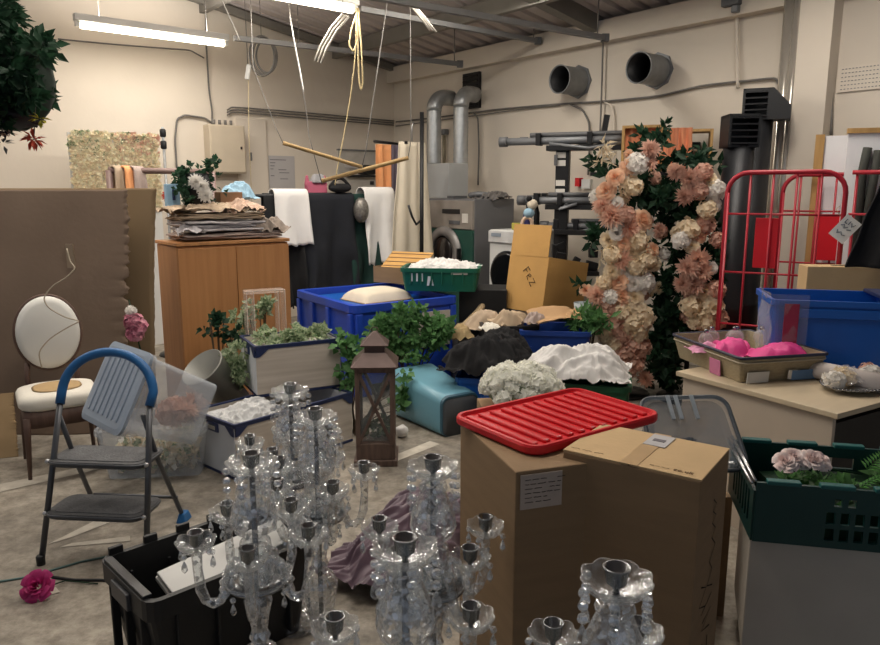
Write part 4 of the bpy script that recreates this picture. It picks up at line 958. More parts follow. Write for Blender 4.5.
# ------------------------------------------------------------------ floral pillars
FM = {'peach': rose_mesh(r_peach, 'peach_rose', 1), 'cream': rose_mesh(r_cream, 'cream_rose', 2), 'white': rose_mesh(r_white, 'white_rose', 3), 'coral': dahlia_mesh(r_coral, 'coral_dahlia', 5, .075, 2),
      'dusty': hydra_mesh(r_dusty, 'dusty_hydrangea', 44, 3, .023, .06), 'hyd': hydra_mesh(r_cream, 'cream_hydrangea', 44, 4, .023, .06), 'whyd': hydra_mesh(r_white, 'white_hydrangea', 44, 6, .023, .056), 'dustyd': dahlia_mesh(r_dusty, 'dusty_dahlia', 5, .07, 9)}
def pillar(label, Y, blooms, leaf_px, seed, base_u, base_v=389, extra_leaf=0):
    rng = random.Random(seed)
    bp_ = PZ(base_u, base_v, 0); bp_.y = Y; c = P(base_u, 250, Y); t = thing('floral_pillar', label, 'flower arrangement', (c.x, Y, 0)); o_ = Vector((c.x, Y, 0))
    zt = P(base_u, min(v for u, v, k, s in blooms) + 10, Y).z
    MB().lathe([(.22, 0), (.22, .02), (.03, .03)], 20).build('base', blackm, t); MB().tube([(0, 0, .02), (0, 0, zt)], .02, 8).build('pole', blackm, t)
    for u, v, k, s in blooms:
        # depth by bulge: further from the axis -> further back
        ax = c.x + 0; p = P(u, v, Y); dx = p.x - o_.x; dep = .24 * math.sqrt(max(.05, 1 - min(1, (dx / .42) ** 2)))
        p = P(u, v, Y - dep - rng.uniform(0, .04)); n = Vector((dx * 2.2 + rng.uniform(-.4, .4), -1, rng.uniform(-.1, .6)))
        ob = place(FM[k], 'bloom', t, p - o_, orient(n, rng.uniform(0, 6))); sz = s * rng.uniform(.92, 1.1); ob.scale = (sz, sz, sz)
    for q in range(len(blooms) * 3 // 4):      # smaller blooms tucked between the large ones
        u, v, k, s = blooms[rng.randrange(len(blooms))]; u += rng.gauss(0, 7); v += rng.gauss(0, 7)
        k = rng.choice(('peach', 'cream', 'hyd', 'coral', 'whyd', 'dusty', 'white') if v < 305 else ('dusty', 'hyd', 'dusty', 'coral', 'cream'))
        p = P(u, v, Y - .12 - rng.uniform(0, .05)); dx = p.x - o_.x
        ob = place(FM[k], 'bloom', t, p - o_, orient((dx * 2 + rng.uniform(-.6, .6), -1, rng.uniform(-.2, .7)), rng.uniform(0, 6))); ob.scale = (rng.uniform(.7, 1.0),) * 3
    for (mat, n, l, wd, lst) in leaf_px:
        pts = []
        for (u, v, ru, rv) in lst:
            for k in range(8):
                uu, vv = rng.gauss(u, ru * .55), rng.gauss(v, rv * .55); q = P(uu, vv, Y + rng.uniform(-.12, .2)) - o_
                if q.z < .02: q.z = .04
                pts.append((q, Vector((q.x, -.8, .1))))
        foliage(pts, n, rng, l, wd, .05).build('foliage', mat, t, kind='stuff')
    return t
bl = [(650, 150, 'dustyd', 1.2), (637, 164, 'whyd', 1.25), (628, 167, 'peach', 1.25), (648, 163, 'dustyd', 1.1), (615, 177, 'peach', 1.35), (631, 186, 'hyd', 1.2), (634, 187, 'cream', 1.25), (624, 180, 'white', .9), (606, 191, 'peach', 1.45),
      (603, 206, 'coral', 1.2), (617, 203, 'white', .9), (613, 216, 'coral', 1.5), (626, 215, 'dusty', 1.0), (616, 225, 'whyd', .9), (643, 220, 'peach', 1.45), (630, 228, 'coral', 1.2), (608, 240, 'cream', 1.3), (624, 242, 'peach', 1.2), (617, 233, 'white', 1.1),
      (639, 240, 'hyd', 1.2), (633, 252, 'cream', 1.1), (620, 260, 'coral', 1.25), (612, 255, 'hyd', 1.0), (646, 259, 'hyd', 1.25), (636, 267, 'hyd', 1.3), (655, 264, 'cream', 1.1), (626, 271, 'white', 1.3), (612, 272, 'cream', 1.2), (618, 281, 'peach', 1.4), (604, 283, 'hyd', 1.0),
      (634, 284, 'white', 1.3), (644, 283, 'whyd', 1.2), (597, 295, 'coral', 1.25), (610, 297, 'whyd', 1.1), (622, 296, 'peach', 1.2), (635, 297, 'cream', 1.4), (608, 310, 'dusty', 1.3), (622, 311, 'hyd', 1.2), (634, 308, 'hyd', 1.3), (602, 318, 'dusty', 1.2), (616, 323, 'dusty', 1.4), (630, 322, 'hyd', 1.3),
      (644, 318, 'hyd', 1.2), (606, 331, 'hyd', 1.2), (622, 336, 'dusty', 1.3), (637, 333, 'hyd', 1.2), (613, 343, 'hyd', 1.1), (628, 348, 'dusty', 1.4), (642, 349, 'dusty', 1.2), (618, 356, 'dusty', 1.2), (634, 362, 'dusty', 1.2), (645, 379, 'coral', 1.0), (627, 371, 'dusty', 1.0), (659, 230, 'dustyd', .9), (653, 250, 'peach', 1.0)]
lf = [(leaf_d, 2300, .085, .042, [(670, 320, 14, 25), (668, 340, 14, 25), (672, 285, 14, 25), (660, 180, 18, 25), (655, 215, 16, 25), (668, 250, 12, 40), (660, 300, 14, 40), (655, 345, 12, 30), (664, 365, 12, 18), (640, 152, 20, 14), (650, 195, 18, 18), (620, 240, 22, 60), (625, 310, 18, 50), (622, 350, 14, 25)]),
      (MATS['dark_leaves'], 330, .09, .04, [(603, 170, 9, 14), (598, 235, 10, 14), (590, 285, 12, 14), (672, 200, 12, 14), (655, 290, 8, 20), (660, 142, 12, 8), (668, 375, 10, 10)]),
      (r_cream, 60, .10, .016, [(598, 256, 10, 6), (604, 150, 5, 14), (607, 160, 5, 10)])]
pillar('tall floral pillar of peach roses and cream hydrangeas, left one of two', 5.75, bl, lf, 7, 628)
bl2 = [(690, 178, 'dustyd', 1.3), (676, 172, 'dustyd', 1.0), (709, 180, 'cream', 1.2), (715, 190, 'whyd', 1.1), (704, 172, 'dusty', 1.0), (699, 190, 'dusty', 1.1), (713, 205, 'white', 1.2), (684, 196, 'dustyd', 1.1), (688, 229, 'hyd', 1.2), (699, 236, 'peach', 1.1), (706, 225, 'dusty', 1.0), (681, 240, 'whyd', 1.1), (692, 246, 'cream', 1.1),
       (697, 260, 'coral', 1.3), (688, 268, 'dustyd', 1.4), (701, 272, 'coral', 1.2), (683, 284, 'dustyd', 1.1), (694, 286, 'dustyd', 1.3), (712, 268, 'white', .9), (705, 292, 'cream', 1.1), (699, 304, 'cream', 1.3), (712, 305, 'hyd', 1.2), (690, 306, 'hyd', 1.1), (706, 318, 'hyd', 1.3), (696, 321, 'hyd', 1.1), (717, 318, 'dusty', 1.1), (717, 240, 'dusty', .9), (707, 210, 'hyd', 1.0), (716, 290, 'dusty', 1.0)]
lf2 = [(leaf_d, 2000, .085, .045, [(675, 300, 14, 30), (700, 280, 16, 40), (690, 160, 20, 12), (680, 190, 16, 16), (698, 210, 18, 12), (685, 215, 16, 18), (680, 255, 14, 30), (690, 290, 14, 25), (680, 320, 16, 20), (675, 345, 16, 20), (665, 365, 12, 18), (705, 250, 12, 30), (708, 330, 12, 15)]),
       (MATS['dark_leaves'], 230, .09, .04, [(700, 165, 14, 8), (676, 340, 12, 15), (664, 375, 12, 10), (690, 200, 10, 10)])]
pillar('floral pillar of dusty pink dahlias and roses, right one beside the red cage', 5.6, bl2, lf2, 9, 694)

# ------------------------------------------------------------------ red roll cage
t = thing('roll_cage', 'red steel roll cage at the right with a white paper tag', 'roll cage', (0, 0, 0))
A_ = P(727, 200, 4.9); A_.z = 0; B_ = P(845, 200, 4.55); B_.z = 0
d = (B_ - A_); wv = d.length; d.normalize(); nrm = Vector((-d.y, d.x, 0))
zt = P(780, 172, 4.7).z
t.location = A_; t.rotation_euler = (0, 0, math.atan2(d.y, d.x))
def cage_panel(y, x0, x1, name='cage_panel'):
    wv = x1 - x0; R_ = .13; pts = [(x0, y, .12), (x0, y, zt - R_)]
    for k in range(7): a = PI - PI / 2 * k / 6; pts.append((x0 + R_ + R_ * math.cos(a), y, zt - R_ + R_ * math.sin(a)))
    for k in range(7): a = PI / 2 - PI / 2 * k / 6; pts.append((x1 - R_ + R_ * math.cos(a), y, zt - R_ + R_ * math.sin(a)))
    pts += [(x1, y, .12)]
    o = MB().tube(pts, .016, 10).build(name, redm, t)
    for k in range(1, 5): MB().tube([(x0 + wv * k / 5, y, .15), (x0 + wv * k / 5, y, zt - .01)], .008, 8).build('upright_bar', redm, o)
    for z in (zt - .27, zt - .66, .75, .45, .15): MB().tube([(x0, y, z), (x1, y, z)], .007, 8).build('cross_bar', redm, o)
    return o
cage_panel(0, 0, wv); o = cage_panel(.95, .25, wv + .15)
MB().box(wv * .37, .02, zt - .46, .14, .006, .33).build('red_plate', redp, t, bev=.004); MB().box(wv * .85, .9, zt - .46, .18, .006, .34).build('red_plate', redp, t, bev=.004)
# right-hand return panel
b = MB(); 
for z in (zt - .0, zt - .27, zt - .66, .45): b.tube([(wv + .02, .3, z), (wv + .75, .35, z)], .014 if z > zt - .1 else .008, 8)
b.build('side_rail', redm, t)
for k in range(5): MB().tube([(wv + .05 + k * .16, .31 + k * .01, .15), (wv + .05 + k * .16, .31 + k * .01, zt)], .009, 8).build('upright_bar', redm, t)
MB().box(wv / 2 + .1, .5, .14, wv + .3, 1.0, .05).build('base', redm, t, bev=.005)
for x, y in ((.05, .05), (wv, .05), (.3, .95), (wv + .1, .95)): MB().tube([(x, y - .015, .055), (x, y + .015, .055)], .055, 16).build('wheel', black, t)
p = P(845, 229, 4.48)
t = thing('paper_tag', 'white paper tag with handwriting hung on the red cage', 'tag', p, (0, math.radians(0), math.atan2(d.y, d.x)))
X = Matrix.Rotation(math.radians(38), 4, 'Y')
MB().box(0, 0, 0, .105, .004, .155, X).build('card', white_p, t)
b = strokes([[(-.03, .055), (-.03, .03), (-.015, .03)], [(-.005, .055), (-.005, .03)], [(.005, .05), (.02, .03), (.03, .052)], [(-.035, .005), (-.02, .02), (-.01, 0), (.005, .018)], [(.01, 0), (.03, .015)], [(-.03, -.025), (-.02, -.045), (-.005, -.025), (.01, -.04), (.025, -.03)]], .0022)
b.V = [X @ (v + Vector((0, -.004, 0))) for v in b.V]; b.build('handwriting', M('blue_grey_ink', '#4a5a6e', .7), t)
MB().tube([(-.03, .0, .075), (-.06, .01, .12), (-.04, .03, .14)], .002, 5).build('string', rope_m, t)
# boards and dark cloth behind or beside the cage
p = P(850, 250, 5.35)
t = thing('framed_board', 'white board with pale wood frame leaning on the wall behind the red cage', 'board', (p.x + .14, 5.42, 0), TH - PI / 2 + .5)
zt3 = P(830, 132, 5.3).z
MB().box(0, 0, zt3 / 2, .74, .02, zt3 - .02).build('panel', M('board_white', '#f4f4f6', .4, var=.02), t)
for x in (-.36,): MB().box(x, -.015, zt3 / 2, .06, .03, zt3).build('wood_stile', wood_pine, t)
t2 = thing('framed_board', 'second white board with brown top edge at the far right behind the cage', 'board', (p.x + .14, 5.22, 0), math.radians(-20)); z4 = P(860, 130, 5.22).z
MB().box(0, 0, z4 / 2, .55, .02, z4 - .02).build('panel', MATS['board_white'], t2); MB().box(0, -.01, z4, .57, .04, .035).build('wood_top', wood_pine, t2)
MB().tube([(-.15, -.04, z4 - .12), (-.17, -.05, z4 - .3), (-.16, -.05, 1.0)], .03, 8).tube([(-.08, -.04, z4 - .14), (-.10, -.05, z4 - .4), (-.16, -.05, 1.0)], .03, 8).build('strap_loop', M('dark_olive_strap', '#3b3d38', .8), t2)
p = P(876, 255, 4.2)
t = thing('black_garment', 'black garment hanging at the right edge over the cage', 'garment', (p.x, 4.2, 0), math.radians(-20))
zt5 = P(872, 165, 4.2).z; zb5 = P(872, 268, 4.2).z
b = curtain(.46, zt5 - zb5, 2, .03, 3, .1, taper=.62).build('cloth', black_f, t, loc=(.10, 0, zb5), solid=.01)
MB().tube([(.12, 0, zt5), (.14, .05, zt5 + .05), (.16, .1, zt5 + .02)], .006, 6).build('hook', steel, t)

# ------------------------------------------------------------------ blue bulk container and things on it
RIM = .76
kA = PZ(354, 306, RIM); kL = PZ(292, 288, RIM); kR = PZ(456, 296, RIM)
e1 = (kR - kA); cw = e1.length; ang = math.atan2(e1.y, e1.x); e1.normalize(); e2 = Vector((-e1.y, e1.x, 0)); cd = 1.12
cc = kA + e1 * cw / 2 + e2 * cd / 2; cc.z = 0
t = thing('bulk_container', 'big royal blue pallet-sized plastic container with a white label panel', 'container', cc, ang)
b = MB(); b.tub(cw, cd, RIM - .1, t=.03, taper=.97, rim=.02, r=.05, rimh=.06, X=Matrix.Translation((0, 0, .1))); b.build('tub', blue, t)
for x in (-1, 0, 1):
    for y in (-1, 1): MB().box(x * (cw / 2 - .08), y * (cd / 2 - .09), .05, .15, .15, .10).build('foot', blue, t, bev=.01)
for x in (-cw / 2 + .04, -.02, cw / 2 - .04):
    MB().box(x, -cd / 2 - .006, .40, .06, .035, .58).build('rib', blue, t, bev=.008)
for y in (-cd / 2 + .05, -.1, .22, cd / 2 - .05): MB().box(-cw / 2 - .006, y, .40, .035, .06, .58).build('rib', blue, t, bev=.008)
for x in (1,): MB().box(x * (cw / 2 - .01), cd / 2 - .01, RIM + .01, .10, .10, .06).build('corner_post', blue, t, bev=.015)
MB().box(cw * .27, -cd / 2 - .004, .50, .36, .02, .30).build('label_panel', white_pt, t, bev=.003)
MB().box(0, 0, .46, cw - .14, cd - .14, .5).build('packed_contents', blue_t, t)
def on_c(x, y, z): return Matrix.Translation(cc) @ Matrix.Rotation(ang, 4, 'Z') @ Vector((x, y, z))
t = thing('cushion', 'cream piped cushion lying inside the blue container', 'cushion', on_c(-.0, -.05, .71), ang + .1)
b = MB()
def cf(u, v): 
    x, y = (u - .5) * 2, (v - .5) * 2; k = max(0, (1 - x ** 4) * (1 - y ** 4)); return (x * .26, y * .2, .10 * k ** .5 + .004)
b.grid(cf, 20, 16); b.grid(lambda u, v: (cf(u, v)[0], cf(u, v)[1], .004 - .02 * (1 - (2 * u - 1) ** 4)), 8, 8); b.build('cover', cream_f, t)
MB().tube([(x, y, .006) for x, y, _ in rloop(.52, .4, .03, 0, 4)], .006, 6, closed=True).build('piping', M('tan_piping', '#b89a74', .8), t)
# carton on the far rim and green tray with linens
def carton(name, label, loc, rot, w_, d_, h_, mat, open_=False, cat='box', inner=None):
    t = thing(name, label, cat, loc, rot)
    if not open_: MB().box(0, 0, h_ / 2, w_, d_, h_).build('body', mat, t, bev=.003)
    else:
        MB().tub(w_, d_, h_, .005, 1, 0, .003, rimh=.02, n=1).build('body', mat, t)
    return t
qb = P(405, 276, 6.75)
t = carton('open_carton', 'tan carton with ribbed lid flap tilted up behind the green tray', Vector((P(404, 283, 6.85).x, 6.85, RIM + .035)), math.radians(-28), .46, .36, .15, card, True)
b = MB(); b.box(0, .0, 0, .44, .36, .012); b.build('lid_flap', card_tan, t, loc=(.02, .0, .18), rot=(math.radians(28), 0, math.radians(4)))
for k in range(5): MB().box(0, -.14 + .07 * k, .009, .43, .008, .006).build('crease', card, t, loc=(.02, .0, .18), rot=(math.radians(28), 0, math.radians(4)))
def vtray(name, label, cat, loc, rot, w_, d_, h_, mat, slots=True, slot_mat=None):
    t = thing(name, label, cat, loc, rot)
    MB().tub(w_, d_, h_, .012, .93, .014, .03, rimh=.035).build('tub', mat, t)
    if slots:
        for sgn in (-1, 1):
            for k in range(int(w_ / .09)):
                MB().box(-w_ / 2 + .08 + .09 * k, sgn * (d_ / 2 + .001), h_ * .55, .012, .02, h_ * .5).build('rib', mat, t, bev=.003)
    return t
gl = PZ(401, 266, .92); gr_ = PZ(484, 272, .92)
g0 = P(442, 296, 6.35); g0.z = RIM + .035
t = vtray('green_tray', 'green plastic tray heaped with white linen, on the rim of the blue container', 'tray', g0, math.radians(-6), .66, .42, .20, green)
for k in range(3): MB().box(-.24 + .045 * k, -.205, .12 - .0 * k, .014, .012, .07).build('white_mark', white_p, t)
MB().prism([(-.06, 0), (-.04, 0), (-.03, .05), (-.015, 0), (.0, 0), (-.02, .08), (-.05, .08)], .008, Matrix.Translation((-.05, -.207, .05))).build('white_mark', white_p, t)
MB().box(.17, -.212, .165, .14, .01, .035).build('label', white_pt, t)
o = pile(.60, .40, .07, 51, fold=.04).build('white_linen', white_f, loc=g0 + Vector((.02, 0, .175)), rot=(0, 0, math.radians(-6))); tag(o, 'white linen heaped in the green tray on the blue container', 'cloth')
t = carton('dark_crate', 'black crate under the overhanging end of the green tray', Vector((g0.x + .38, g0.y + .12, 0)), math.radians(-6), .42, .40, RIM + .03, black)
# ------------------------------------------------------------------ foliage bush before the container
rng = random.Random(12)
def bush(name, label, boxes, n, l, wd, mat, seed, loc, stems=True, cat='plant', spread=.07):
    rng = random.Random(seed); t = thing(name, label, cat, loc); pts = []
    for (u, v, Y, ru, rv, rY) in boxes:
        for k in range(14):
            q = P(rng.gauss(u, ru * .5), rng.gauss(v, rv * .5), Y + rng.gauss(0, rY * .5)) - loc
            q.z = max(.03 - loc.z * 0, q.z); pts.append((q, Vector((q.x * .5, -.7, .5))))
    foliage(pts, n, rng, l, wd, spread).build('foliage', mat, t, kind='stuff')
    if stems:
        b = MB()
        for k in range(16):
            q = pts[rng.randrange(len(pts))][0]; b.tube([(rng.uniform(-.05, .05), rng.uniform(-.05, .05), .0), q * .5 + Vector((0, 0, .05)), q], .004, 4)
        b.build('stems', stem_m, t, kind='stuff')
    return t
L0 = P(410, 350, 5.45); L0.z = 0
bush('artificial_bush', 'bright green leafy artificial bush between the blue container and the teal bin', [(405, 322, 5.45, 24, 12, .1), (428, 345, 5.4, 16, 14, .1), (400, 348, 5.45, 25, 14, .1), (385, 330, 5.45, 14, 14, .1), (440, 332, 5.45, 9, 10, .1)], 2400, .055, .036, leafm, 3, L0)
L0 = P(352, 360, 4.75); L0.z = 0
bush('artificial_bush', 'small leafy spray between the wood-grain crates and the lantern', [(350, 345, 4.75, 10, 10, .08), (349, 370, 4.7, 7, 14, .06), (402, 395, 5.0, 5, 14, .05)], 330, .06, .045, leafm, 5, L0)
# ------------------------------------------------------------------ folding crates left of the lantern
def fcrate(label, loc, rot, w_, d_, h_, front=True):
    t = thing('folding_crate', label, 'crate', loc, rot, 'folding crates with navy rims')
    for s in (-1, 1):
        MB().box(0, s * (d_ / 2 - .006), h_ / 2 + .005, w_ - .01, .012, h_ - .03).build('long_panel', crate_wd, t)
        MB().box(s * (w_ / 2 - .006), 0, h_ / 2 + .005, .012, d_ - .01, h_ - .03).build('end_panel', crate_wt, t)
    MB().box(0, 0, .008, w_, d_, .016).build('base', navy, t, bev=.003)
    b = MB(); 
    b.loft([rloop(w_ + .008, d_ + .008, .012, h_ - .025, 2), rloop(w_ + .014, d_ + .014, .012, h_, 2), rloop(w_ - .02, d_ - .02, .01, h_, 2), rloop(w_ - .02, d_ - .02, .01, h_ - .025, 2)], False, False, False, close=True)
    b.build('rim', navy, t)
    for sx in (-1, 1):
        for sy in (-1, 1):
            c_ = MB(); c_.prism([(-.005 * sx, 0), (-.09 * sx, 0), (-.03 * sx, -.05), (-.005 * sx, -.055)], .012, Matrix.Translation((sx * w_ / 2, sy * (d_ / 2 + .001), h_ - .02)))
            c_.prism([(-.005 * sy, 0), (-.09 * sy, 0), (-.03 * sy, -.05), (-.005 * sy, -.055)], .012, Matrix.Translation((sx * (w_ / 2 + .001), sy * d_ / 2, h_ - .02)) @ Matrix.Rotation(PI / 2, 4, 'Z'))
            c_.build('corner_bracket', navy, t)
    for sx in (-1, 1):
        h2 = MB(); h2.box(sx * (w_ / 2 + .004), 0, h_ - .055, .014, .12, .055); o = h2.build('handle', navy, t, bev=.004); MB().box(sx * (w_ / 2 + .007), 0, h_ - .058, .012, .07, .022).build('handle_hole', white_pt, o)
    if front: o = MB().box(0, -(d_ / 2 + .004), h_ - .055, .12, .014, .045).build('handle', navy, t, bev=.004); MB().box(0, -(d_ / 2 + .007), h_ - .057, .08, .012, .022).build('handle_hole', paper, o)
    return t
HC = .34
lA = PZ(234, 425, HC); lB = PZ(352, 392, HC); lL = PZ(204, 401, HC)
e1 = lB - lA; wl = max(.6, e1.length); al = math.atan2(e1.y, e1.x); e1.normalize(); e2 = Vector((-e1.y, e1.x, 0)); dl = .44
cl = lA + e1 * wl / 2 + e2 * dl / 2; cl.z = 0
fcrate('pale folding crate with navy rim holding white cloth, at the bottom of the stack', cl, al, wl, dl, HC)
o = pile(wl * .42, dl * .7, .06, 61, fold=.03).build('white_cloth', M('greyish_white_cloth', '#c2c3c3', .9, var=.05, bump=.1), loc=lA + e1 * wl * .25 + e2 * dl * .45 + Vector((0, 0, -.03)), rot=(0, 0, al)); tag(o, 'crumpled white cloth lying in the lower folding crate', 'cloth')
uA = PZ(257, 394, HC + .03); uB = PZ(343, 390, HC + .03); wu = .57; au = math.radians(28); e1 = Vector((math.cos(au), math.sin(au), 0)); e2 = Vector((-e1.y, e1.x, 0)); du = .40
hu = P(259, 347, uA.y).z - uA.z
cu = uA + e1 * wu / 2 + e2 * du / 2; cu.z = HC + .003
fcrate('wood-grain folding crate with navy rim full of ivy, stacked on the other crate', cu, au, wu, du, hu + .03, False)
MB_ = None
def on_u(x, y, z): return Matrix.Translation(cu) @ Matrix.Rotation(au, 4, 'Z') @ Vector((x, y, z))
t = thing('ivy_garland', 'variegated ivy garland spilling over the top crate and down its left side', 'plant', cu, au)
rng = random.Random(21); pts = []
for k in range(40): pts.append((Vector((rng.uniform(-wu / 2 + .05, wu / 2 - .06), rng.uniform(-.12, .14), hu + .02 + rng.uniform(-.03, .03))), Vector((0, -.3, 1))))
for k in range(36): pts.append((Vector((-wu / 2 - .05 + rng.gauss(0, .02), rng.uniform(-.02, .18), rng.uniform(-.05, hu))), Vector((-1, -.5, .2))))
foliage(pts, 700, rng, .055, .045, .03).build('foliage', leaf_v, t, kind='stuff')
MB().box(0, 0, hu / 2, wu - .06, du - .06, hu - .06).build('packed_contents', white_pt, t)
p = on_u(-.06, .25, 0); p.z = 0
L0 = Vector((P(262, 320, p.y + .25).x, p.y + .25, 0))
bush('variegated_ivy', 'pale variegated ivy sprig standing between the crate and the cabinet doors', [(258, 308, L0.y, 10, 5, .04), (245, 315, L0.y, 8, 8, .04), (268, 305, L0.y, 5, 4, .03), (246, 330, L0.y, 6, 8, .04)], 210, .055, .04, leaf_v, 8, L0, True, spread=.03)
L0 = Vector((P(217, 330, 4.95).x, 4.95, 0))
bush('dark_ivy', 'dark ivy sprig before the left cabinet door above the grey bucket', [(219, 320, 4.95, 5, 7, .03), (212, 332, 4.95, 7, 8, .03), (230, 335, 4.95, 8, 8, .03)], 120, .05, .04, leaf_d, 9, L0, True, spread=.03)
# acrylic stand on the crate's back rim
p = on_u(.02, .12, 0)
t = thing('acrylic_stand', 'clear acrylic U-shaped stand behind the ivy crate in front of the cabinet', 'stand', Vector((P(265, 330, p.y + .12).x, p.y + .14, .0)), au)
zt6 = P(265, 290, p.y + .12).z
MB().box(-.11, 0, zt6 / 2, .05, .10, zt6).build('side', acry, t); MB().box(.11, 0, zt6 / 2, .05, .10, zt6).build('side', acry, t); MB().box(0, 0, zt6 - .01, .27, .11, .02).build('top', acry, t)
b = MB()
for x in (-.135, -.085, .085, .135): b.box(x, -.052, zt6 / 2, .004, .004, zt6)
b.box(0, -.057, zt6, .27, .004, .005); b.build('bright_edge', M('acrylic_edge', '#e6d4c8', .2), t)
# grey bucket tilted
q0_, q1_ = P(238, 404, 4.75), P(197, 362, 4.52)
t = thing('flower_bucket', 'grey metal flower bucket tilted on its side behind the clear box', 'bucket', q0_, orient(q1_ - q0_))
bk = M('bucket_grey', '#85847d', .45, .4, var=.06)
MB().lathe([(.10, 0), (.148, .40), (.152, .405), (.144, .41), (.097, .012)], 32, True, None).build('wall', bk, t)
# ------------------------------------------------------------------ clear storage boxes at left
def clearbox(name, label, M4, w_, d_, h_, body, lidm, lid=True):
    t = thing(name, label, 'storage box', (0, 0, 0)); t.matrix_world = M4; t.location, q_, _s = M4.decompose(); t.rotation_euler = q_.to_euler()
    MB().tub(w_, d_, h_, .004, .86, .014, .04, rimh=.03, n=4).build('tub', body, t)
    if lid:
        b = MB(); b.loft([rloop(w_ + .03, d_ + .03, .05, h_ - .004, 4), rloop(w_ + .036, d_ + .036, .05, h_ + .014, 4), rloop(w_ - .02, d_ - .02, .04, h_ + .02, 4)], smooth=False); o = b.build('lid', lidm, t)
        for k in range(7): MB().box(-w_ / 2 + w_ * (k + 1) / 8, 0, h_ + .022, w_ / 20, d_ * .78, .012).build('lid_ridge', lidm, o, bev=.004)
    return t
p = PZ(162, 478, 0)
t = clearbox('storage_box', 'lower clear plastic box with cream flowers inside, on the floor behind the ladder', Matrix.Translation((P(158, 455, 4.1).x, 4.15, .002)) @ Matrix.Rotation(.12, 4, 'Z'), .60, .42, .30, clr, grey_p, False)
fl_ = thing('flower_bunch', 'cream and pale green flowers packed in the lower clear box', 'flowers', t.location + Vector((0, 0, .03)), .12)
rng = random.Random(5)
for nm, mat, n in (('pale_blooms', r_cream, 420), ('greenery', leaf_v, 160), ('white_blooms', r_hyd, 160)):
    b = MB()
    for k in range(n): b.leaf((rng.uniform(-.23, .23), rng.uniform(-.15, .15), rng.uniform(.0, .17)), unit(rng), unit(rng), .05, .04, .2)
    b.build(nm, mat, fl_, kind='stuff')
ax = Vector((.60, .64, -.46)).normalized(); up_ = Vector((.34, .36, .82)); up_ = (up_ - ax * up_.dot(ax)).normalized(); rt = up_.cross(-ax)
M4 = Matrix((( *rt, 0), (*up_, 0), (*(-ax), 0), (0, 0, 0, 1))).transposed(); 
lc = P(114, 386, 3.75)
M4.translation = lc + ax * .47
t = clearbox('storage_box', 'clear plastic box with grey-blue ridged lid, tipped on its side above the lower box', M4, .47, .42, .45, clr, M('grey_blue_lid', '#8f9cac', .4, var=.04), True)
fb = thing('flower_bunch', 'dusty pink flowers inside the tipped clear box', 'flowers', M4 @ Vector((.0, -.04, .05)), 0)
for k in range(7):
    place(FM['dusty' if k % 2 else 'dustyd'], 'bloom', fb, Vector((rng.uniform(-.08, .08), rng.uniform(-.08, .08), rng.uniform(-.03, .04))), (rng.uniform(0, 2), rng.uniform(0, 2), 0)).scale = (1.1,) * 3
# pink flower stem against the card
t = thing('flower_spray', 'pink and white flower stem leaning on the torn card edge', 'flower', P(137, 345, 4.35) * 1); 
for k, (u, v, m_) in enumerate(((133, 321, 'dustyd'), (138, 327, 'dusty'), (135, 333, 'dustyd'))):
    o = place(hydra_mesh(M('berry_pink_petals', '#a84d6a', .7, scale=18, col2='#d89aa6'), 'bloom', 36, k, .022, .045), 'bloom', t, P(u, v, 4.3) - t.location, orient((.2, -1, .3)))
place(FM['whyd'], 'white_bloom', t, P(131, 311, 4.3) - t.location, orient((0, -1, .3))).scale = (.5,) * 3
MB().tube([P(141, 352, 4.34) - t.location, P(134, 325, 4.34) - t.location, P(129, 300, 4.5) - t.location], .005, 5).build('stem', leaf_d, t)
# ------------------------------------------------------------------ lantern
lp = PZ(375, 467, 0); LR = math.radians(2)
t = thing('lantern', 'tall weathered brown wooden floor lantern with crossed bars and pagoda roof', 'lantern', lp + Vector((.0, .13, 0)), LR)
lw, lh = .235, .60; wl_ = M('weathered_brown_wood', '#4d3d36', .7, scale=6, stretch=(6, 6, .8), col2='#6d594e', bump=.2); rfm = M('aged_brown_metal', '#5c4c48', .5, .4, var=.2, scale=12)
MB().box(0, 0, .02, lw + .03, lw + .03, .04).build('base', wl_, t, bev=.005); MB().box(0, 0, .09, lw, lw, .10).build('plinth', wl_, t, bev=.004)
for sx in (-1, 1):
    for sy in (-1, 1): MB().box(sx * (lw / 2 - .014), sy * (lw / 2 - .014), .36, .028, .028, .48).build('corner_post', wl_, t, bev=.003)
MB().box(0, 0, .60, lw, lw, .035).build('top_frame', wl_, t, bev=.004)
for k in range(4):
    X = Matrix.Rotation(k * PI / 2, 4, 'Z')
    y = -lw / 2 + .012; hh = .42; zc = .365; a_ = math.atan2(hh, lw - .05); ln = math.hypot(hh, lw - .05)
    o = MB().box(0, y + .006, zc, lw - .05, .003, hh, X).build('glass', glass_p, t)
    for s in (-1, 1): MB().box(0, 0, 0, ln, .012, .018, X @ Matrix.Translation((0, y - .004, zc)) @ Matrix.Rotation(s * a_, 4, 'Y')).build('cross_bar', wl_, t)
MB().loft([rloop(.275, .275, .006, .612, 1), rloop(.28, .28, .006, .622, 1), rloop(.15, .15, .004, .69, 1), rloop(.14, .14, .004, .695, 1)], smooth=False).build('lower_roof', rfm, t)
MB().box(0, 0, .715, .12, .12, .045).build('neck', rfm, t)
MB().loft([rloop(.165, .165, .004, .735, 1), rloop(.168, .168, .004, .742, 1), rloop(.05, .05, .004, .80, 1), rloop(.02, .02, .002, .815, 1)], smooth=False).build('cap_roof', rfm, t)
MB().tube([(.02 * math.cos(a), 0, .825 + .014 * math.sin(a)) for a in [2 * PI * i / 14 for i in range(14)]], .003, 6, closed=True).build('ring', rfm, t)
rng = random.Random(2)
t = thing('lantern_greenery', 'dried greenery packed inside the brown lantern', 'plant', lp + Vector((0, .13, .145)), LR)
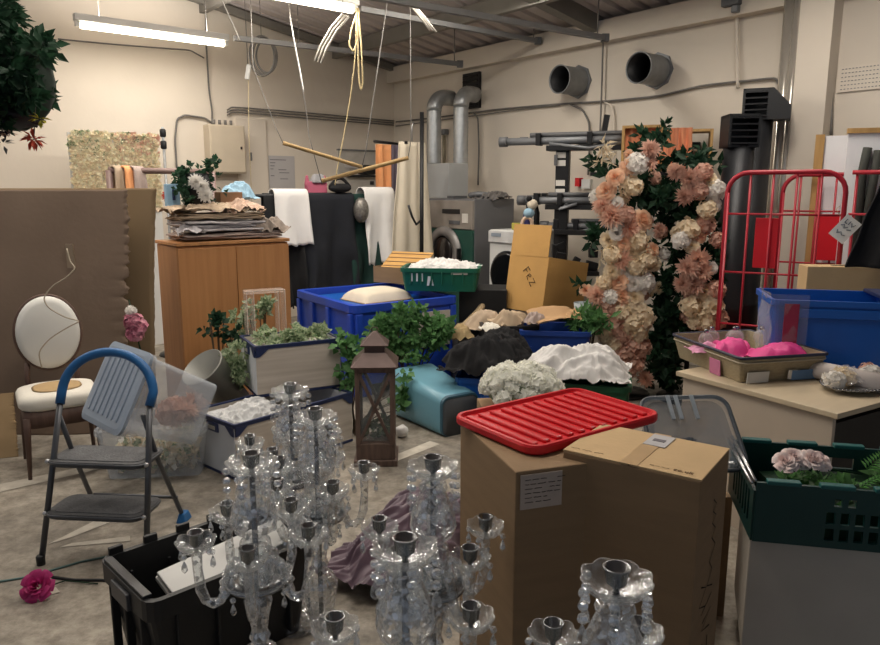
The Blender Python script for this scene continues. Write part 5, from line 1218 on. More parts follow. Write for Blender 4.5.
foliage([(Vector((rng.uniform(-.06, .06), rng.uniform(-.06, .06), rng.uniform(.02, .13))), unit(rng)) for _ in range(20)], 120, rng, .045, .03, .02).build('foliage', M('dull_green_leaves', '#4f5c40', .7, var=.3, scale=12), t, kind='stuff')
p = PZ(402, 437, .0)
t = thing('paper_ball', 'crumpled white paper lump on the floor right of the lantern', 'paper', p); b = MB(); b.ball((0, 0, .042), .05, 12, 9, (.9, .9, .85)); b.V = [v * (1 + .16 * nz(v.x * 40, v.y * 40, v.z * 40)) for v in b.V]; b.build('paper', white_f, t)
# ------------------------------------------------------------------ teal bin lying on its side
n0 = PZ(441, 438, 0); n1 = PZ(478, 431, 0); f0 = PZ(396, 415, 0)
axd = (f0 - n0); axd.z = 0; ln = .60; axd.normalize(); sd = Vector((axd.y, -axd.x, 0))
t = thing('teal_bin', 'teal plastic bin lying on its side with its grey base facing right', 'bin', n0 + sd * .155, math.atan2(axd.y, axd.x))
def bl_(x, w_, h_, r): return [(x, -q[0], q[1] + h_ / 2) for q in rloop(w_, h_, r, 0, 5)]
MB().loft([bl_(.0, .29, .27, .06), bl_(.02, .31, .285, .06), bl_(ln, .40, .36, .07), bl_(ln, .385, .345, .06), bl_(.03, .295, .27, .05)], False, True, True).build('shell', teal, t)
MB().loft([bl_(-.006, .28, .262, .055), bl_(.004, .29, .27, .06)]).build('base_panel', teal_d, t)
MB().loft([bl_(-.008, .305, .28, .06), bl_(.012, .312, .287, .06), bl_(.012, .295, .272, .055), bl_(-.008, .29, .266, .055)], False, False, False, close=True).build('base_rim', M('dark_teal', '#33586a', .5), t)
MB().box(.32, .0, .352 * .92, .04, .04, .004, Matrix.Rotation(-.0, 4, 'Y')).build('sticker', white_p, t, rot=(0, 0, 0), loc=(0, .08, -.006))
# ------------------------------------------------------------------ crates with clothes in the middle
p = P(490, 400, 4.55)
t = vtray('blue_crate', 'blue plastic crate under the heap of black clothes', 'crate', (P(497, 380, 5.1).x, 5.05, 0), math.radians(-10), .54, .40, .36, blue_t)
o = pile(.66, .50, .20, 71, fold=.045, edge=-.05, freq=4).build('black_clothes', black_f, loc=(P(490, 380, 5.05).x, 5.05, .455), rot=(0, 0, math.radians(-8))); tag(o, 'heap of black clothes overflowing the blue crate', 'cloth')
pg = P(586, 385, 4.45)
t = vtray('green_crate', 'bottle green plastic crate under the heap of white linen', 'crate', (pg.x, 4.5, 0), math.radians(-14), .56, .40, .47, green_b)
o = pile(.64, .48, .15, 83, fold=.045, edge=-.04, freq=4).build('white_linen', white_f, loc=(P(576, 385, 4.5).x, 4.5, .53), rot=(0, 0, math.radians(-12))); tag(o, 'heap of white linen overflowing the bottle green crate', 'cloth')
# white flower mound on a hidden carton
mp_ = P(521, 400, 3.55)
carton('flower_carton', 'brown carton under the white hydrangea mound behind the red-lidded box', (mp_.x, 3.55, 0), .1, .40, .36, .56, card)
t = thing('hydrangea_mound', 'dense white hydrangea flower mound behind the red lid', 'flowers', (mp_.x, 3.55, .562))
rng = random.Random(17)
HM = hydra_mesh(r_hyd, 'white_hydrangea', 44, 11, .023, .047, .25)
for k in range(46):
    a = k * 2.399; r = math.sqrt((k + .5) / 46)
    x, y = r * .18 * math.cos(a), r * .14 * math.sin(a); z = .04 + .13 * math.sqrt(max(0, 1 - r * r * .92)) + rng.uniform(-.015, .03)
    place(HM, 'bloom', t, (x, y, z), orient((x * 4, y * 4 - .3, 1), rng.uniform(0, 6))).scale = (rng.uniform(.8, 1.05),) * 3
MB().lathe([(.10, 0), (.17, .06), (.14, .14), (.06, .19)], 20).build('foam_base', leaf_v, t)
# ------------------------------------------------------------------ clutter heap below the tall tan carton
cx_ = P(548, 330, 6.0)
t = carton('dark_crate', 'black crate at the back supporting the tall tan carton', (P(545, 330, 6.25).x, 6.3, 0), math.radians(20), .62, .46, .62, black)
t = vtray('blue_crate', 'navy blue crate with brown paper on top, in front of the tall tan carton', 'crate', (P(556, 330, 5.5).x, 5.55, 0), math.radians(-8), .52, .40, .60, M('deep_blue_plastic', '#163a86', .45))
t = vtray('wire_basket', 'black basket between the blue container and the deep blue crate', 'basket', (P(508, 330, 5.6).x, 5.65, 0), math.radians(5), .42, .38, .62, black)
t = carton('low_crate', 'dark grey crate behind the heap of black clothes', (P(478, 330, 5.9).x, 6.0, 0), math.radians(8), .40, .40, .52, M('charcoal_plastic', '#2a2a2c', .6))
q = P(555, 318, 5.5); q.z = .635
t = thing('kraft_sheet', 'folded piece of brown kraft paper lying on the deep blue crate', 'paper', q, math.radians(18)); b = MB(); b.grid(lambda u, v: ((u - .5) * .38, (v - .5) * .24, .03 + .03 * math.sin(u * 3) + .12 * (v > .5) * (v - .5) + .01 * nz(u * 5, v * 5)), 14, 10); b.build('paper', kraft, t, solid=.004)
for k, (u, v, Y, w_, d_, h_, m_, lb) in enumerate(((485, 318, 5.75, .34, .24, .16, beige_f, 'beige wrapping cloth draped left of the black basket'), (510, 316, 5.6, .30, .22, .10, M('cream_tissue', '#b5a086', .85, var=.12), 'crumpled cream tissue on the black basket'), (535, 318, 5.45, .20, .14, .07, pinkgrey_f, 'pinkish tissue scrap on the deep blue crate'), (574, 314, 5.5, .16, .14, .08, kraft, 'crumpled kraft paper ball at the right of the deep blue crate'), (462, 332, 5.6, .26, .18, .1, M('straw_cloth', '#9d8862', .9, var=.2), 'straw coloured cloth beside the blue container corner'), (492, 328, 5.4, .22, .12, .06, white_g, 'small white cloth on the clutter behind the black clothes'))):
    q = P(u, v, Y); base = max(.50, q.z - h_ * .6)
    o = pile(w_, d_, h_, 90 + k, fold=.04, freq=3.5, nu=30, nv=26).build('crumpled_cloth' if k != 3 else 'crumpled_paper', m_, loc=(q.x, q.y, base), rot=(0, 0, .4 * k)); tag(o, lb, 'cloth' if k != 3 else 'paper')
q = P(470, 318, 6.3); o = MB().tube([P(462, 328, 6.0) - q, P(478, 312, 6.2) - q, P(488, 298, 6.4) - q], .03, 8).build('rolled_paper', M('pale_tan_paper', '#c7b08a', .85), loc=q); tag(o, 'rolled pale paper leaning behind the beige wrapping cloth', 'paper')
# tall tan carton, tilted, open flaps
tc0 = P(542, 307, 6.0)
t = thing('tall_carton', 'tall tan carton with open flap and black handwriting, tilted before the lifting stands', 'box', Vector((tc0.x, tc0.y, .625)), (0, math.radians(9), math.radians(42)))
cw_, cd_, ch_ = .44, .56, .48
b = MB(); b.tub(cd_, cw_, ch_, .005, 1, 0, .002, X=Matrix.Translation((cd_ / 2, cw_ / 2, 0)), rimh=.02, n=1); b.build('body', card_tan, t)
MB().box(0, cw_ / 2, ch_ + .13, .006, cw_ * .96, .27).build('flap', card_tan, t, rot=(0, 0, 0))
MB().box(cd_ / 2, cw_ - .06, ch_ - .004, cd_ * .95, .12, .006).build('flap', card, t)
X = Matrix.Translation((-.004, cw_ * .42, ch_ * .6)) @ Matrix.Rotation(-PI / 2, 4, 'Z')  @ Matrix.Rotation(math.radians(52), 4, 'Y')
b = strokes([[(-.09, .04), (-.09, -.03)], [(-.09, .04), (-.05, .04)], [(-.09, .008), (-.06, .008)], [(-.03, 0), (.0, .012), (-.008, .03), (-.03, .02), (-.03, -.015), (.005, -.022)], [(.025, .035), (.07, .035), (.03, -.02), (.075, -.02)]], .003)
b.V = [X @ v for v in b.V]; b.build('handwriting', ink, t)
t = thing('teddy', 'small pale loop handle object on the washing machine behind the carton', 'ornament', qw @ Vector((-.06, -.0, 0)), 0); MB().tube([(.05 * math.cos(a), 0, .07 + .065 * math.sin(a)) for a in [2 * PI * i / 20 for i in range(20)]], .018, 8, closed=True).build('loop', M('cream_pink', '#d0b49c', .8), t)
p = P(598, 300, 5.62)
t = thing('small_tub', 'pale blue grey tub with greenery between the carton and the left pillar', 'tub', (P(583, 310, 5.62).x, 5.62, P(583, 320, 5.62).z), 0); MB().lathe([(.06, -.0), (.075, .14), (.07, .14), (.055, .01)], 18).build('tub', M('pale_blue_grey', '#a3adb0', .5), t)
L0 = P(588, 322, 5.5); 
bush('fern_spray', 'green fern spray at the foot of the left floral pillar', [(588, 318, 5.45, 10, 6, .06), (598, 322, 5.4, 8, 8, .06), (580, 322, 5.5, 8, 5, .06)], 260, .09, .03, leafm, 31, Vector((L0.x, L0.y, 0)))
q = P(529, 213, 6.85)
t = thing('cloth_doll', 'small blue and cream bundle on the lowest rack shelf', 'bundle', q, 0); MB().ball((0, 0, 0), .06, 10, 8, (.9, .8, .8)).build('blue_bundle', blue_f, t); MB().ball((.03, 0, .08), .05, 10, 8, (1, .8, 1)).build('cream_bundle', cream_f, t); MB().ball((.0, 0, .13), .03, 8, 6).build('dark_bundle', black_f, t)

# ------------------------------------------------------------------ desk and what stands on it
DZ = .72
dA = PZ(838, 414, DZ); dB = PZ(676, 371, DZ); e1 = dB - dA; dl_ = e1.length; e1.normalize(); e2 = Vector((e1.y, -e1.x, 0))
if e2.x < 0: e2 = -e2
da = math.atan2(e2.y, e2.x); DW = 1.05
DM = Matrix.Translation((dA.x, dA.y, 0)) @ Matrix.Rotation(da, 4, 'Z')
# local: x = e2 (to the right/back), y = e1 (away to the left)
t = thing('desk', 'cream laminate desk with plain end panel at the right', 'desk', (dA.x, dA.y, 0), da)
MB().box(DW / 2, dl_ / 2, DZ - .0125, DW, dl_, .025).build('desk_top', desk_m, t, bev=.003)
MB().box(.035, dl_ / 2, (DZ - .025) / 2, .022, dl_ - .06, DZ - .025).build('end_panel', desk_e, t, bev=.002); MB().box(DW - .035, dl_ / 2, (DZ - .025) / 2, .022, dl_ - .06, DZ - .025).build('end_panel', desk_e, t, bev=.002)
MB().box(DW / 2, dl_ - .10, .45, DW - .1, .018, .5).build('modesty_panel', desk_e, t)
carton('knee_space_shade', 'black block added as shade in the knee space under the desk', DM @ Vector((.55, .40, 0)), da, .9, .6, .62, black)  # black block that darkens the open knee space in place of shade
# tray with pink tissue and baubles
trL = PZ(675, 338, DZ + .13); trF = PZ(742, 372, DZ + .13); trR = PZ(829, 354, DZ + .13)
e1 = trR - trF; tw = e1.length; ta = math.radians(13); e1 = Vector((math.cos(ta), math.sin(ta), 0)); tw = .485; e2t = Vector((-e1.y, e1.x, 0)); td = .62
tb = PZ(742, 358, DZ + .135); tcn = tb + e1 * tw * .5 + e2t * td * .5; tcn.z = DZ + .003
tray_m = M('woven_tan_plastic', '#8f8066', .55, scale=40, col2='#a39678', stretch=(1, 1, 4), bump=.2)
t = thing('display_tray', 'tan woven-look tray of pink tissue and clear baubles on the desk', 'tray', tcn, ta)
MB().tub(tw, td, .13, .008, .9, .0, .02, rimh=.02, n=3).build('tub', tray_m, t)
MB().tube([(x, y, .128) for x, y, _ in rloop(tw + .012, td + .012, .03, 0, 4)], .008, 8, closed=True).build('navy_rim', M('dark_navy_rim', '#23253c', .45), t)
MB().tube([(x, y, .103) for x, y, _ in rloop(tw + .006, td + .006, .03, 0, 4)], .004, 6, closed=True).build('wire_rim', M('pale_wire_rim', '#b5a891', .5), t)
MB().box(-tw / 2 + .10, -td / 2 + .008, .055, .12, .004, .055, Matrix.Rotation(0, 4, 'Z')).build('paper_label', paper, t, rot=(math.radians(5), 0, 0))
MB().box(.05, -td / 2 + .006, .06, .05, .004, .045).build('paper_label', paper, t, rot=(math.radians(5), 0, 0)); MB().box(.12, -td / 2 + .004, .056, .15, .004, .05).build('blue_label', M('blue_label', '#5c7fa8', .6), t, rot=(math.radians(5), 0, 0))
MB().box(-tw / 2 + .004, -.10, .06, .004, .09, .08).build('pink_label', M('pink_label', '#c9789e', .6), t, rot=(0, math.radians(-5), 0))
rng = random.Random(3); tm = Matrix.Translation(tcn) @ Matrix.Rotation(ta, 4, 'Z')
for k, (x, y, w_, d_, h_, lb) in enumerate(((.08, -.14, .28, .22, .08, 'large hot pink tissue bundle at the front right of the tan tray'), (-.10, -.02, .16, .16, .09, 'hot pink tissue ball in the middle of the tan tray'), (-.03, .08, .2, .14, .07, 'pink tissue bundle at the back of the tan tray'), (-.2, .06, .14, .14, .05, 'pale pink tissue at the left of the tan tray'))):
    o = pile(w_ * 1.1, d_ * 1.1, h_, 130 + k, fold=.025, freq=5, nu=24, nv=20).build('pink_tissue', pink_f if k < 3 else M('pale_pink_tissue', '#d992b4', .6), loc=tm @ Vector((x, y, .075)), rot=(0, 0, ta + k)); tag(o, lb, 'tissue')
for k, (x, y, r) in enumerate(((-.10, .16, .042), (.0, .10, .046), (.05, .15, .04), (.17, .10, .042), (.19, .0, .04), (-.16, .12, .038))):
    t = thing('glass_bauble', 'clear glass bauble in the tan tray, %s' % ('leftmost at the back', 'largest in the middle', 'second from the middle', 'near the right rim', 'at the right front', 'beside the leftmost one')[k], 'bauble', tm @ Vector((x, y, .11 + r * .6)), 0, 'glass baubles in the tan tray')
    MB().ball((0, 0, 0), r, 20, 14).build('globe', wrap, t); MB().lathe([(.012, r * .97), (.012, r + .015), (.008, r + .018)], 12).build('cap', silver, t)
# silver platter
pl = PZ(858, 386, DZ + .01); 
t = thing('platter', 'oval silver platter with beaded rim holding white flowers, on the desk', 'platter', pl, da)
b = MB(); b.lathe([(.10, 0), (.15, .008), (.17, .016), (.168, .02), (.14, .012), (.01, .006)], 40, True, Matrix.Diagonal((1.25, .8, 1, 1)).to_4x4()); b.build('dish', steel, t)
b = MB()
for k in range(60): a = 2 * PI * k / 60; b.ball((.17 * 1.25 * math.cos(a), .17 * .8 * math.sin(a), .02), .007, 6, 4)
b.build('beaded_rim', silver, t)
pm = Matrix.Translation(pl) @ Matrix.Rotation(da, 4, 'Z')
for k, (x, y, m_, s_, lb) in enumerate(((-.17, .02, 'whyd', 1.0, 'white flower head at the left of the silver platter'), (-.08, .03, 'hyd', 1.0, 'cream flower head second from the left on the silver platter'), (.0, -.03, 'white', 1.1, 'white rose at the front of the silver platter'), (.07, -.02, 'whyd', 1.1, 'white flower head at the right of the silver platter'), (.16, .04, 'dusty', .8, 'small dusty pink flower at the right edge of the silver platter'))):
    t = thing('artificial_flower', lb, 'flower', pm @ Vector((x, y, .045)), 0, 'flower heads on the silver platter'); place(FM[m_], 'bloom', t, (0, 0, .0), orient((.1, -.5, 1), k)).scale = (s_ * .8,) * 3
o = pile(.24, .14, .06, 141, fold=.02, freq=6, nu=24, nv=20).build('cellophane', wrap, loc=pm @ Vector((-.03, .02, .03)), rot=(0, 0, da)); tag(o, 'crinkled clear cellophane over the flowers on the platter', 'wrapping')
# paper roll
r0, r1 = PZ(800, 354, DZ + .05), PZ(905, 392, DZ + .05)
r0 = P(792, 346, 3.62); r1 = P(900, 378, 3.18); r0.z = r1.z = DZ + .047
t = thing('paper_roll', 'long pale paper roll lying behind the silver platter', 'roll', r0); MB().tube([Vector((0, 0, 0)), r1 - r0], .045, 20).build('roll', M('pale_grey_paper', '#c3b9b3', .7, var=.03), t)
MB().tube([(r1 - r0) * -.004, (r1 - r0) * .0], .02, 12).build('core', card, t)
# royal blue tote
t0 = P(766, 352, 3.72); t1 = P(890, 360, 3.72)
ta2 = math.radians(-14)
t = thing('blue_tote', 'royal blue lidded tote with clear film over its left corner, on the desk', 'tote', (t0.x + .39, 3.86, DZ + .003), ta2)
zh = P(766, 299, 3.75).z - DZ
MB().tub(.66, .46, zh, .008, .94, .012, .03, rimh=.03).build('tub', blue_t, t)
MB().box(0, -.237, zh * .82, .5, .012, .05).build('front_ridge', blue_t, t, bev=.004); MB().box(.26, .0, zh + .008, .08, .44, .02).build('lid_hinge', navy, t, bev=.004)
MB().box(.25, -.225, zh + .012, .12, .04, .03).build('latch', M('dark_blue', '#0c2c66', .5), t, bev=.004)
b = MB(); b.grid(lambda u, v: (-.345 + .03 * nz(u * 3, v * 3), -.25 + .30 * u, .02 + (zh + .01) * v), 8, 8); b.grid(lambda u, v: (-.34 + .18 * u, -.246 + .01 * nz(u * 4, v * 4), .02 + (zh + .01) * v), 8, 8); b.build('clear_film', wrap, t)
MB().box(-.24, -.244, zh / 2, .07, .006, zh * .9).build('red_strip', M('dark_red_strip', '#8a2340', .6), t)
c0 = P(802, 290, 4.25)
t = carton('long_carton', 'pale brown long carton standing between the blue tote and the red cage', (c0.x + .60, 4.40, 0), math.radians(-8), 1.0, .16, P(802, 268, 4.3).z, card_lt)
MB().box(-.28, -.0, P(802, 268, 4.3).z, .12, .03, .004).build('handle_slot', ink, t)
# ------------------------------------------------------------------ smoke grey storage box behind the tall cartons
sp = P(668, 425, 2.72)
carton('support_carton', 'brown carton hidden under the smoke grey storage box', (sp.x, 2.75, 0), .05, .42, .36, .50, card)
t = clearbox('storage_box', 'smoke grey clear storage box with dark contents behind the tall cartons', Matrix.Translation((sp.x - .005, 2.66, .585)) @ Matrix.Rotation(math.radians(4), 4, 'Z') @ Matrix.Rotation(math.radians(42), 4, 'X'), .27, .25, .27, clr_g, M('smoke_lid', '#5a6168', .3), False)
b = MB(); b.loft([rloop(.32, .29, .05, .268, 4), rloop(.326, .296, .05, .288, 4), rloop(.29, .26, .04, .292, 4), rloop(.27, .24, .04, .285, 4)], smooth=False); b.build('lid', clr_g, t)
MB().tube([(x, y, .28) for x, y, _ in rloop(.33, .30, .05, 0, 5)], .008, 8, closed=True).build('lid_rim', M('smoke_rim', '#4a5056', .35), t)
for x in (-.06, -.03, .03): MB().box(x, .10, .294, .014, .1, .006).build('lid_rib', M('smoke_pale', '#9aa3aa', .3), t)
M5 = t.matrix_basis if False else (Matrix.Translation(t.location) @ t.rotation_euler.to_matrix().to_4x4())
o = pile(.24, .2, .14, 151, fold=.04).build('dark_cloth', M('dark_slate_cloth', '#22262d', .9), loc=M5 @ Vector((0, 0, .02)), rot=t.rotation_euler); tag(o, 'dark cloth packed inside the smoke grey storage box', 'cloth')
# ------------------------------------------------------------------ red-lidded tall carton
BZ = .90
rA = PZ(516, 474, BZ - .005); rL = PZ(459, 420, BZ); rR = PZ(563, 452, BZ)
lidF = PZ(540, 446, .93); lidL = PZ(462, 412, .93); lidR = PZ(657, 414, .93); lidB = PZ(572, 390, .93)
cen = (lidL + lidR + lidF + lidB) / 4; ex = ((lidR - lidF) + (lidB - lidL)) / 2; ey = ((lidL - lidF) + (lidB - lidR)) / 2
lw_, ld_ = ex.length * 1.05, ey.length * 1.05; la = math.atan2(ex.y, ex.x)
cen.z = 0
t = thing('tall_carton', 'tall plain brown carton under the red plastic lid', 'box', cen, la)
e1_ = rL - rA; e1_.z = 0; e1_.normalize(); ba = math.atan2(e1_.y, e1_.x) - PI / 2; bwx, bwy = .44, .46
bx_ = Vector((math.cos(ba), math.sin(ba), 0)); t.rotation_euler = (0, 0, ba); t.location = Vector((rA.x, rA.y, 0)) + bx_ * bwx / 2 + e1_ * bwy / 2
MB().box(0, 0, .45, bwx, bwy, .90).build('body', card, t, bev=.004)
o = MB().box(-bwx / 2 + .075, -bwy / 2 - .003, .84, .125, .003, .10).build('paper_label', M('brownish_label', '#b7a79a', .7), t)
o.location = (0, 0, 0)
rng = random.Random(9); b = scribble(-.05, .035, .10, 6, rng, .002, .013, .0008); b.V = [v + Vector((-bwx / 2 + .075, -bwy / 2 - .006, .84)) for v in b.V]; b.build('label_writing', ink, t)
lw_, ld_, la = .585, .40, .619; t = thing('plastic_box_cover', 'red ridged plastic box lid lying on the tall plain carton', 'lid', Vector((.386, 2.270, .903)), la)
b = MB(); b.loft([rloop(lw_ * .98, ld_ * .98, .05, 0, 5), rloop(lw_, ld_, .055, .006, 5), rloop(lw_, ld_, .055, .022, 5), rloop(lw_ * .985, ld_ * .98, .05, .028, 5), rloop(lw_ * .95, ld_ * .93, .04, .028, 5), rloop(lw_ * .93, ld_ * .90, .035, .016, 5)], smooth=False); b.build('lid', red, t)
for k in range(11): MB().box(-lw_ * .42 + lw_ * .84 * k / 10, 0, .020, lw_ * .042, ld_ * .80, .012).build('ridge', red, t, bev=.005)
# ------------------------------------------------------------------ tall taped carton in front
fz = .92
fA = PZ(563, 451, fz); fB = PZ(701, 482, fz); fC = PZ(739, 458, fz)
e1 = fB - fA; fw = e1.length; fa = math.atan2(e1.y, e1.x); e1.normalize(); e2f = Vector((-e1.y, e1.x, 0)); fd = (fC - fB).length * 1.22
ctr = (fA + fB) / 2 + e2f * fd / 2; ctr.z = 0
t = thing('tall_carton', 'tall brown taped carton with writing on its top and side, in front', 'box', ctr, fa)
MB().box(0, 0, fz / 2, fw, fd, fz).build('body', card, t, bev=.004)
MB().box(-fw * .25 - .002, 0, fz + .002, fw * .495, fd - .004, .005).build('top_flap', card_lt, t, bev=.001); MB().box(fw * .25 + .002, 0, fz + .002, fw * .495, fd - .004, .005).build('top_flap', card_lt, t, bev=.001)  # flaps paler than the body, standing in for light from above
MB().box(.0, 0, fz + .0055, .05, fd + .004, .0012).build('tape', M('buff_tape', '#b99a70', .3), t)
MB().box(.01, fd * .28, fz + .0068, .065, .10, .0012).build('clear_label', M('pale_label', '#b9b8bb', .35), t); MB().box(.01, fd * .28, fz + .008, .035, .02, .0012).build('label_print', inkg, t)
def text(s, size, mat, parent, loc, rot, name='writing', ext=.0004):
    c = bpy.data.curves.new(name, 'FONT'); c.body = s; c.size = size; c.extrude = ext; c.align_x = 'CENTER'; c.materials.append(mat)
    o = bpy.data.objects.new(name, c); COL.objects.link(o); bpy.context.view_layer.update()
    me = bpy.data.meshes.new_from_object(o.evaluated_get(bpy.context.evaluated_depsgraph_get())); bpy.data.objects.remove(o)
    return place(me, name, parent, loc, rot)
prn = M('faded_brown_print', '#6b5030', .8)
text('co.uk', .024, prn, t, (fw * .36, -fd * .42, fz + .006), (0, 0, 0), 'printed_address')
rng = random.Random(33)
b = scribble(-fw * .47, 0, fw * .38, 1, rng, .006, .02, .0012, 1); b.V = [Vector((v.x, v.z - fd * .40, fz + .0058 + v.y * .2)) for v in b.V]; b.build('faded_print', prn, t)
b = scribble(.05, 0, fw * .24, 1, rng, .006, .02, .0012, 1); b.V = [Vector((v.x, v.z - fd * .40, fz + .0058 + v.y * .2)) for v in b.V]; b.build('faded_print', prn, t)
b = strokes([[(0, 0), (.02, .02), (.0, .03), (.022, .05), (.0, .06), (.024, .085), (.004, .10), (.03, .13), (.0, .16), (.02, .19), (-.005, .22), (.03, .24)],
             [(-.04, .20), (-.01, .22), (-.045, .25), (-.01, .27)], [(-.03, .28), (.03, .26)], [(-.02, .31), (.03, .30), (-.02, .33), (.03, .35)], [(-.01, .37), (-.01, .46)], [(.02, .37), (.018, .5)], [(-.01, .41), (.02, .41)]], .0016)
b.V = [Vector((fw / 2 + .001, v.x * 1.7 + .0, fz - .10 - v.z * 1.15)) for v in b.V]; b.build('handwriting', ink, t)
# ------------------------------------------------------------------ bread crate on white box at right
GZ = .74
gA = PZ(760, 482, GZ); gB = PZ(737, 442, GZ); ga = math.radians(-12)
wg, dg, hg = .62, max(.40, (gB - gA).length), .20
cg = gA + Matrix.Rotation(ga, 4, 'Z') @ Vector((wg / 2 - .01, dg / 2, 0)); cg.z = GZ - hg
t = thing('bread_crate', 'dark green slotted bread crate at the right edge with a silver bar handle', 'crate', cg, ga)
def wall_slots(L_, hgt, slots, thick=.012):
    # panel in x/z with rectangular holes, made of strips
    b = MB(); xs = sorted({-L_ / 2, L_ / 2} | {v for s in slots for v in (s[0], s[1])}); zs_ = sorted({0, hgt} | {v for s in slots for v in (s[2], s[3])})
    for i in range(len(xs) - 1):
        for j in range(len(zs_) - 1):
            mx_, mz = (xs[i] + xs[i + 1]) / 2, (zs_[j] + zs_[j + 1]) / 2
            if any(s[0] < mx_ < s[1] and s[2] < mz < s[3] for s in slots): continue
            b.box(mx_, 0, mz, xs[i + 1] - xs[i], thick, zs_[j + 1] - zs_[j])
    return b
sl = [(-.10 + .042 * k, -.10 + .042 * k + .026, z0, z0 + .04) for k in range(9) for z0 in (.025, .08)] + [(-.08 + .04 * k, -.08 + .04 * k + .022, .14, .165) for k in range(2)] + [(.05, .25, .13, .165)]
wall_slots(wg, hg, sl).build('front_wall', green_d, t, loc=(0, -dg / 2, 0))
sl2 = [(-.13, -.10, .13, .165), (-.08, -.05, .13, .165), (-.01, .10, .12, .16), (.0, .025, .06, .10)] + [(.16 + .05 * k, .185 + .05 * k, z0, z0 + .05) for k in range(3) for z0 in (.05, .115)]
wall_slots(wg, hg, sl2).build('back_wall', green_d, t, loc=(0, dg / 2, 0))
sl3 = [(-dg / 2 + .05 + .04 * k, -dg / 2 + .075 + .04 * k, .04, .15) for k in range(int((dg - .1) / .04))]
for s in (-1, 1): wall_slots(dg, hg - .03, sl3).build('end_wall', green_d, t, loc=(s * wg / 2, 0, 0), rot=(0, 0, PI / 2))
MB().box(0, 0, .006, wg, dg, .012).build('base', green_d, t)
for s in (-1, 1):
    for k in range(4): MB().box(-wg / 2 + .08 + k * .155, s * dg / 2, hg + .004, .10, .03, .014).build('rim_tab', M('green_rim', '#165a58', .4), t, bev=.003)
for s in (-1, 1): MB().tube([(s * (wg / 2 + .005), -dg / 2 + .0, hg + .004), (s * (wg / 2 + .005), dg / 2, hg + .012)], .006, 8).tube([(s * (wg / 2 + .014), -dg / 2 + .0, hg - .005), (s * (wg / 2 + .02), dg / 2, hg + .0)], .006, 8).build('bar_handle', steel, t)
MB().box(.19, -dg / 2 - .012, .145, .16, .012, .03).build('clip_bar', M('bright_green_rim', '#2f7f6a', .4), t, bev=.003)
gm = Matrix.Translation(cg) @ Matrix.Rotation(ga, 4, 'Z')
t = thing('artificial_peony', 'pale pink artificial peony lying in the green bread crate', 'flower', gm @ Vector((-.13, .0, .15)), 0)
for k in range(5): place(rose_mesh(M('pale_pink_petals', '#f0d4ce', .7, scale=20, col2='#fbf1ee'), 'bloom', 40 + k), 'bloom', t, (-.05 + .03 * k, .012 * (k % 3), .055 + .01 * (k % 2)), orient((-.2 + .1 * k, -.6, 1), k)).scale = (.75,) * 3
MB().tube([(0, 0, .04), (.1, 0, .03), (.2, -.02, .02)], .004, 5).build('stem', leaf_d, t)
t = thing('fern_leaves', 'green fern leaves spread in the bread crate beside the peony', 'plant', gm @ Vector((.05, .02, .10)), 0); rng = random.Random(77)
for k, (x, y, z, a_, m_) in enumerate(((.08, .04, .12, .4, leaf_f), (.04, .0, .07, -.2, leaf_f), (.1, -.02, .08, .9, leafm), (-.08, -.05, .07, 2.4, leafm), (-.03, -.07, .07, 3.1, leaf_f))):
    b = MB(); 
    for i in range(12):
        s_ = i / 11
        for sg in (-1, 1): b.leaf((s_ * .16, 0, .05 * math.sin(s_ * 2)), (.45, sg, .25), (0, 0, 1), .06 * (1 - .7 * s_), .016, .1)
    b.tube([(0, 0, 0), (.08, 0, .035), (.16, 0, .045)], .002, 4); b.build('frond', m_, t, loc=(x - .02, y, z - .05), rot=(rng.uniform(-.4, .4), -.15, a_)).scale = (.72,) * 3
MB().box(.0, 0, -.04, .5, dg - .06, .10).build('packed_greenery', leaf_d, t)
foliage([(Vector((rng.uniform(-.22, .22), rng.uniform(-.14, .1), rng.uniform(-.03, .01))), Vector((0, 0, 1))) for _ in range(30)], 260, rng, .06, .025, .03).build('loose_leaves', leafm, t, kind='stuff')
wz = GZ - hg - .004
t = thing('white_box', 'plain white painted wooden box supporting the green bread crate', 'box', (cg.x + .09, cg.y + .02, 0), ga + math.radians(-7))
MB().box(0, 0, .10 + (wz - .10) / 2, .72, dg + .02, wz - .10).build('body', white_pt, t, bev=.004); MB().box(0, .01, .05, .68, dg - .04, .10).build('dark_base', black, t)
# ------------------------------------------------------------------ black tote on the floor, with white sheet
TZ = .37
bA = PZ(98, 558, TZ); bB = PZ(146, 594, TZ); bC = PZ(214, 519, TZ)
e1 = (bC - bA).normalized(); ta3 = math.atan2(e1.y, e1.x); e2b = Vector((-e1.y, e1.x, 0)); tl, tw_ = .64, .42
ctr = bA + e1 * tl / 2 - e2b * tw_ / 2; ctr.z = 0
t = thing('black_tote', 'black plastic storage tote with notched rim holding a white sheet', 'tote', ctr, ta3)
MB().tub(tl - .03, tw_ - .03, TZ, .006, .86, .015, .03, rimh=.07, n=3).build('tub', black, t)
for k in range(5):
    MB().box(-tl / 2 + .06 + .125 * k, tw_ / 2 - .005, TZ + .012, .05, .018, .03).build('hinge_knuckle', black, t, bev=.004)
for sy in (-1, 1):
    for k in range(4): MB().box(-tl / 2 + .1 + .14 * k, sy * (tw_ / 2 - .02), TZ * .45, .012, .03, TZ * .7, top=(1, 1)).build('rib', black, t, bev=.004)
for k in range(3): MB().box(-tl / 2 + .018, -.13 + .13 * k, TZ * .45, .03, .012, TZ * .7).build('rib', black, t, bev=.004)
MB().box(-tl / 2 - .002, 0, TZ - .05, .02, .14, .06).build('label_holder', M('charcoal_label', '#3c3e42', .4), t, bev=.004)
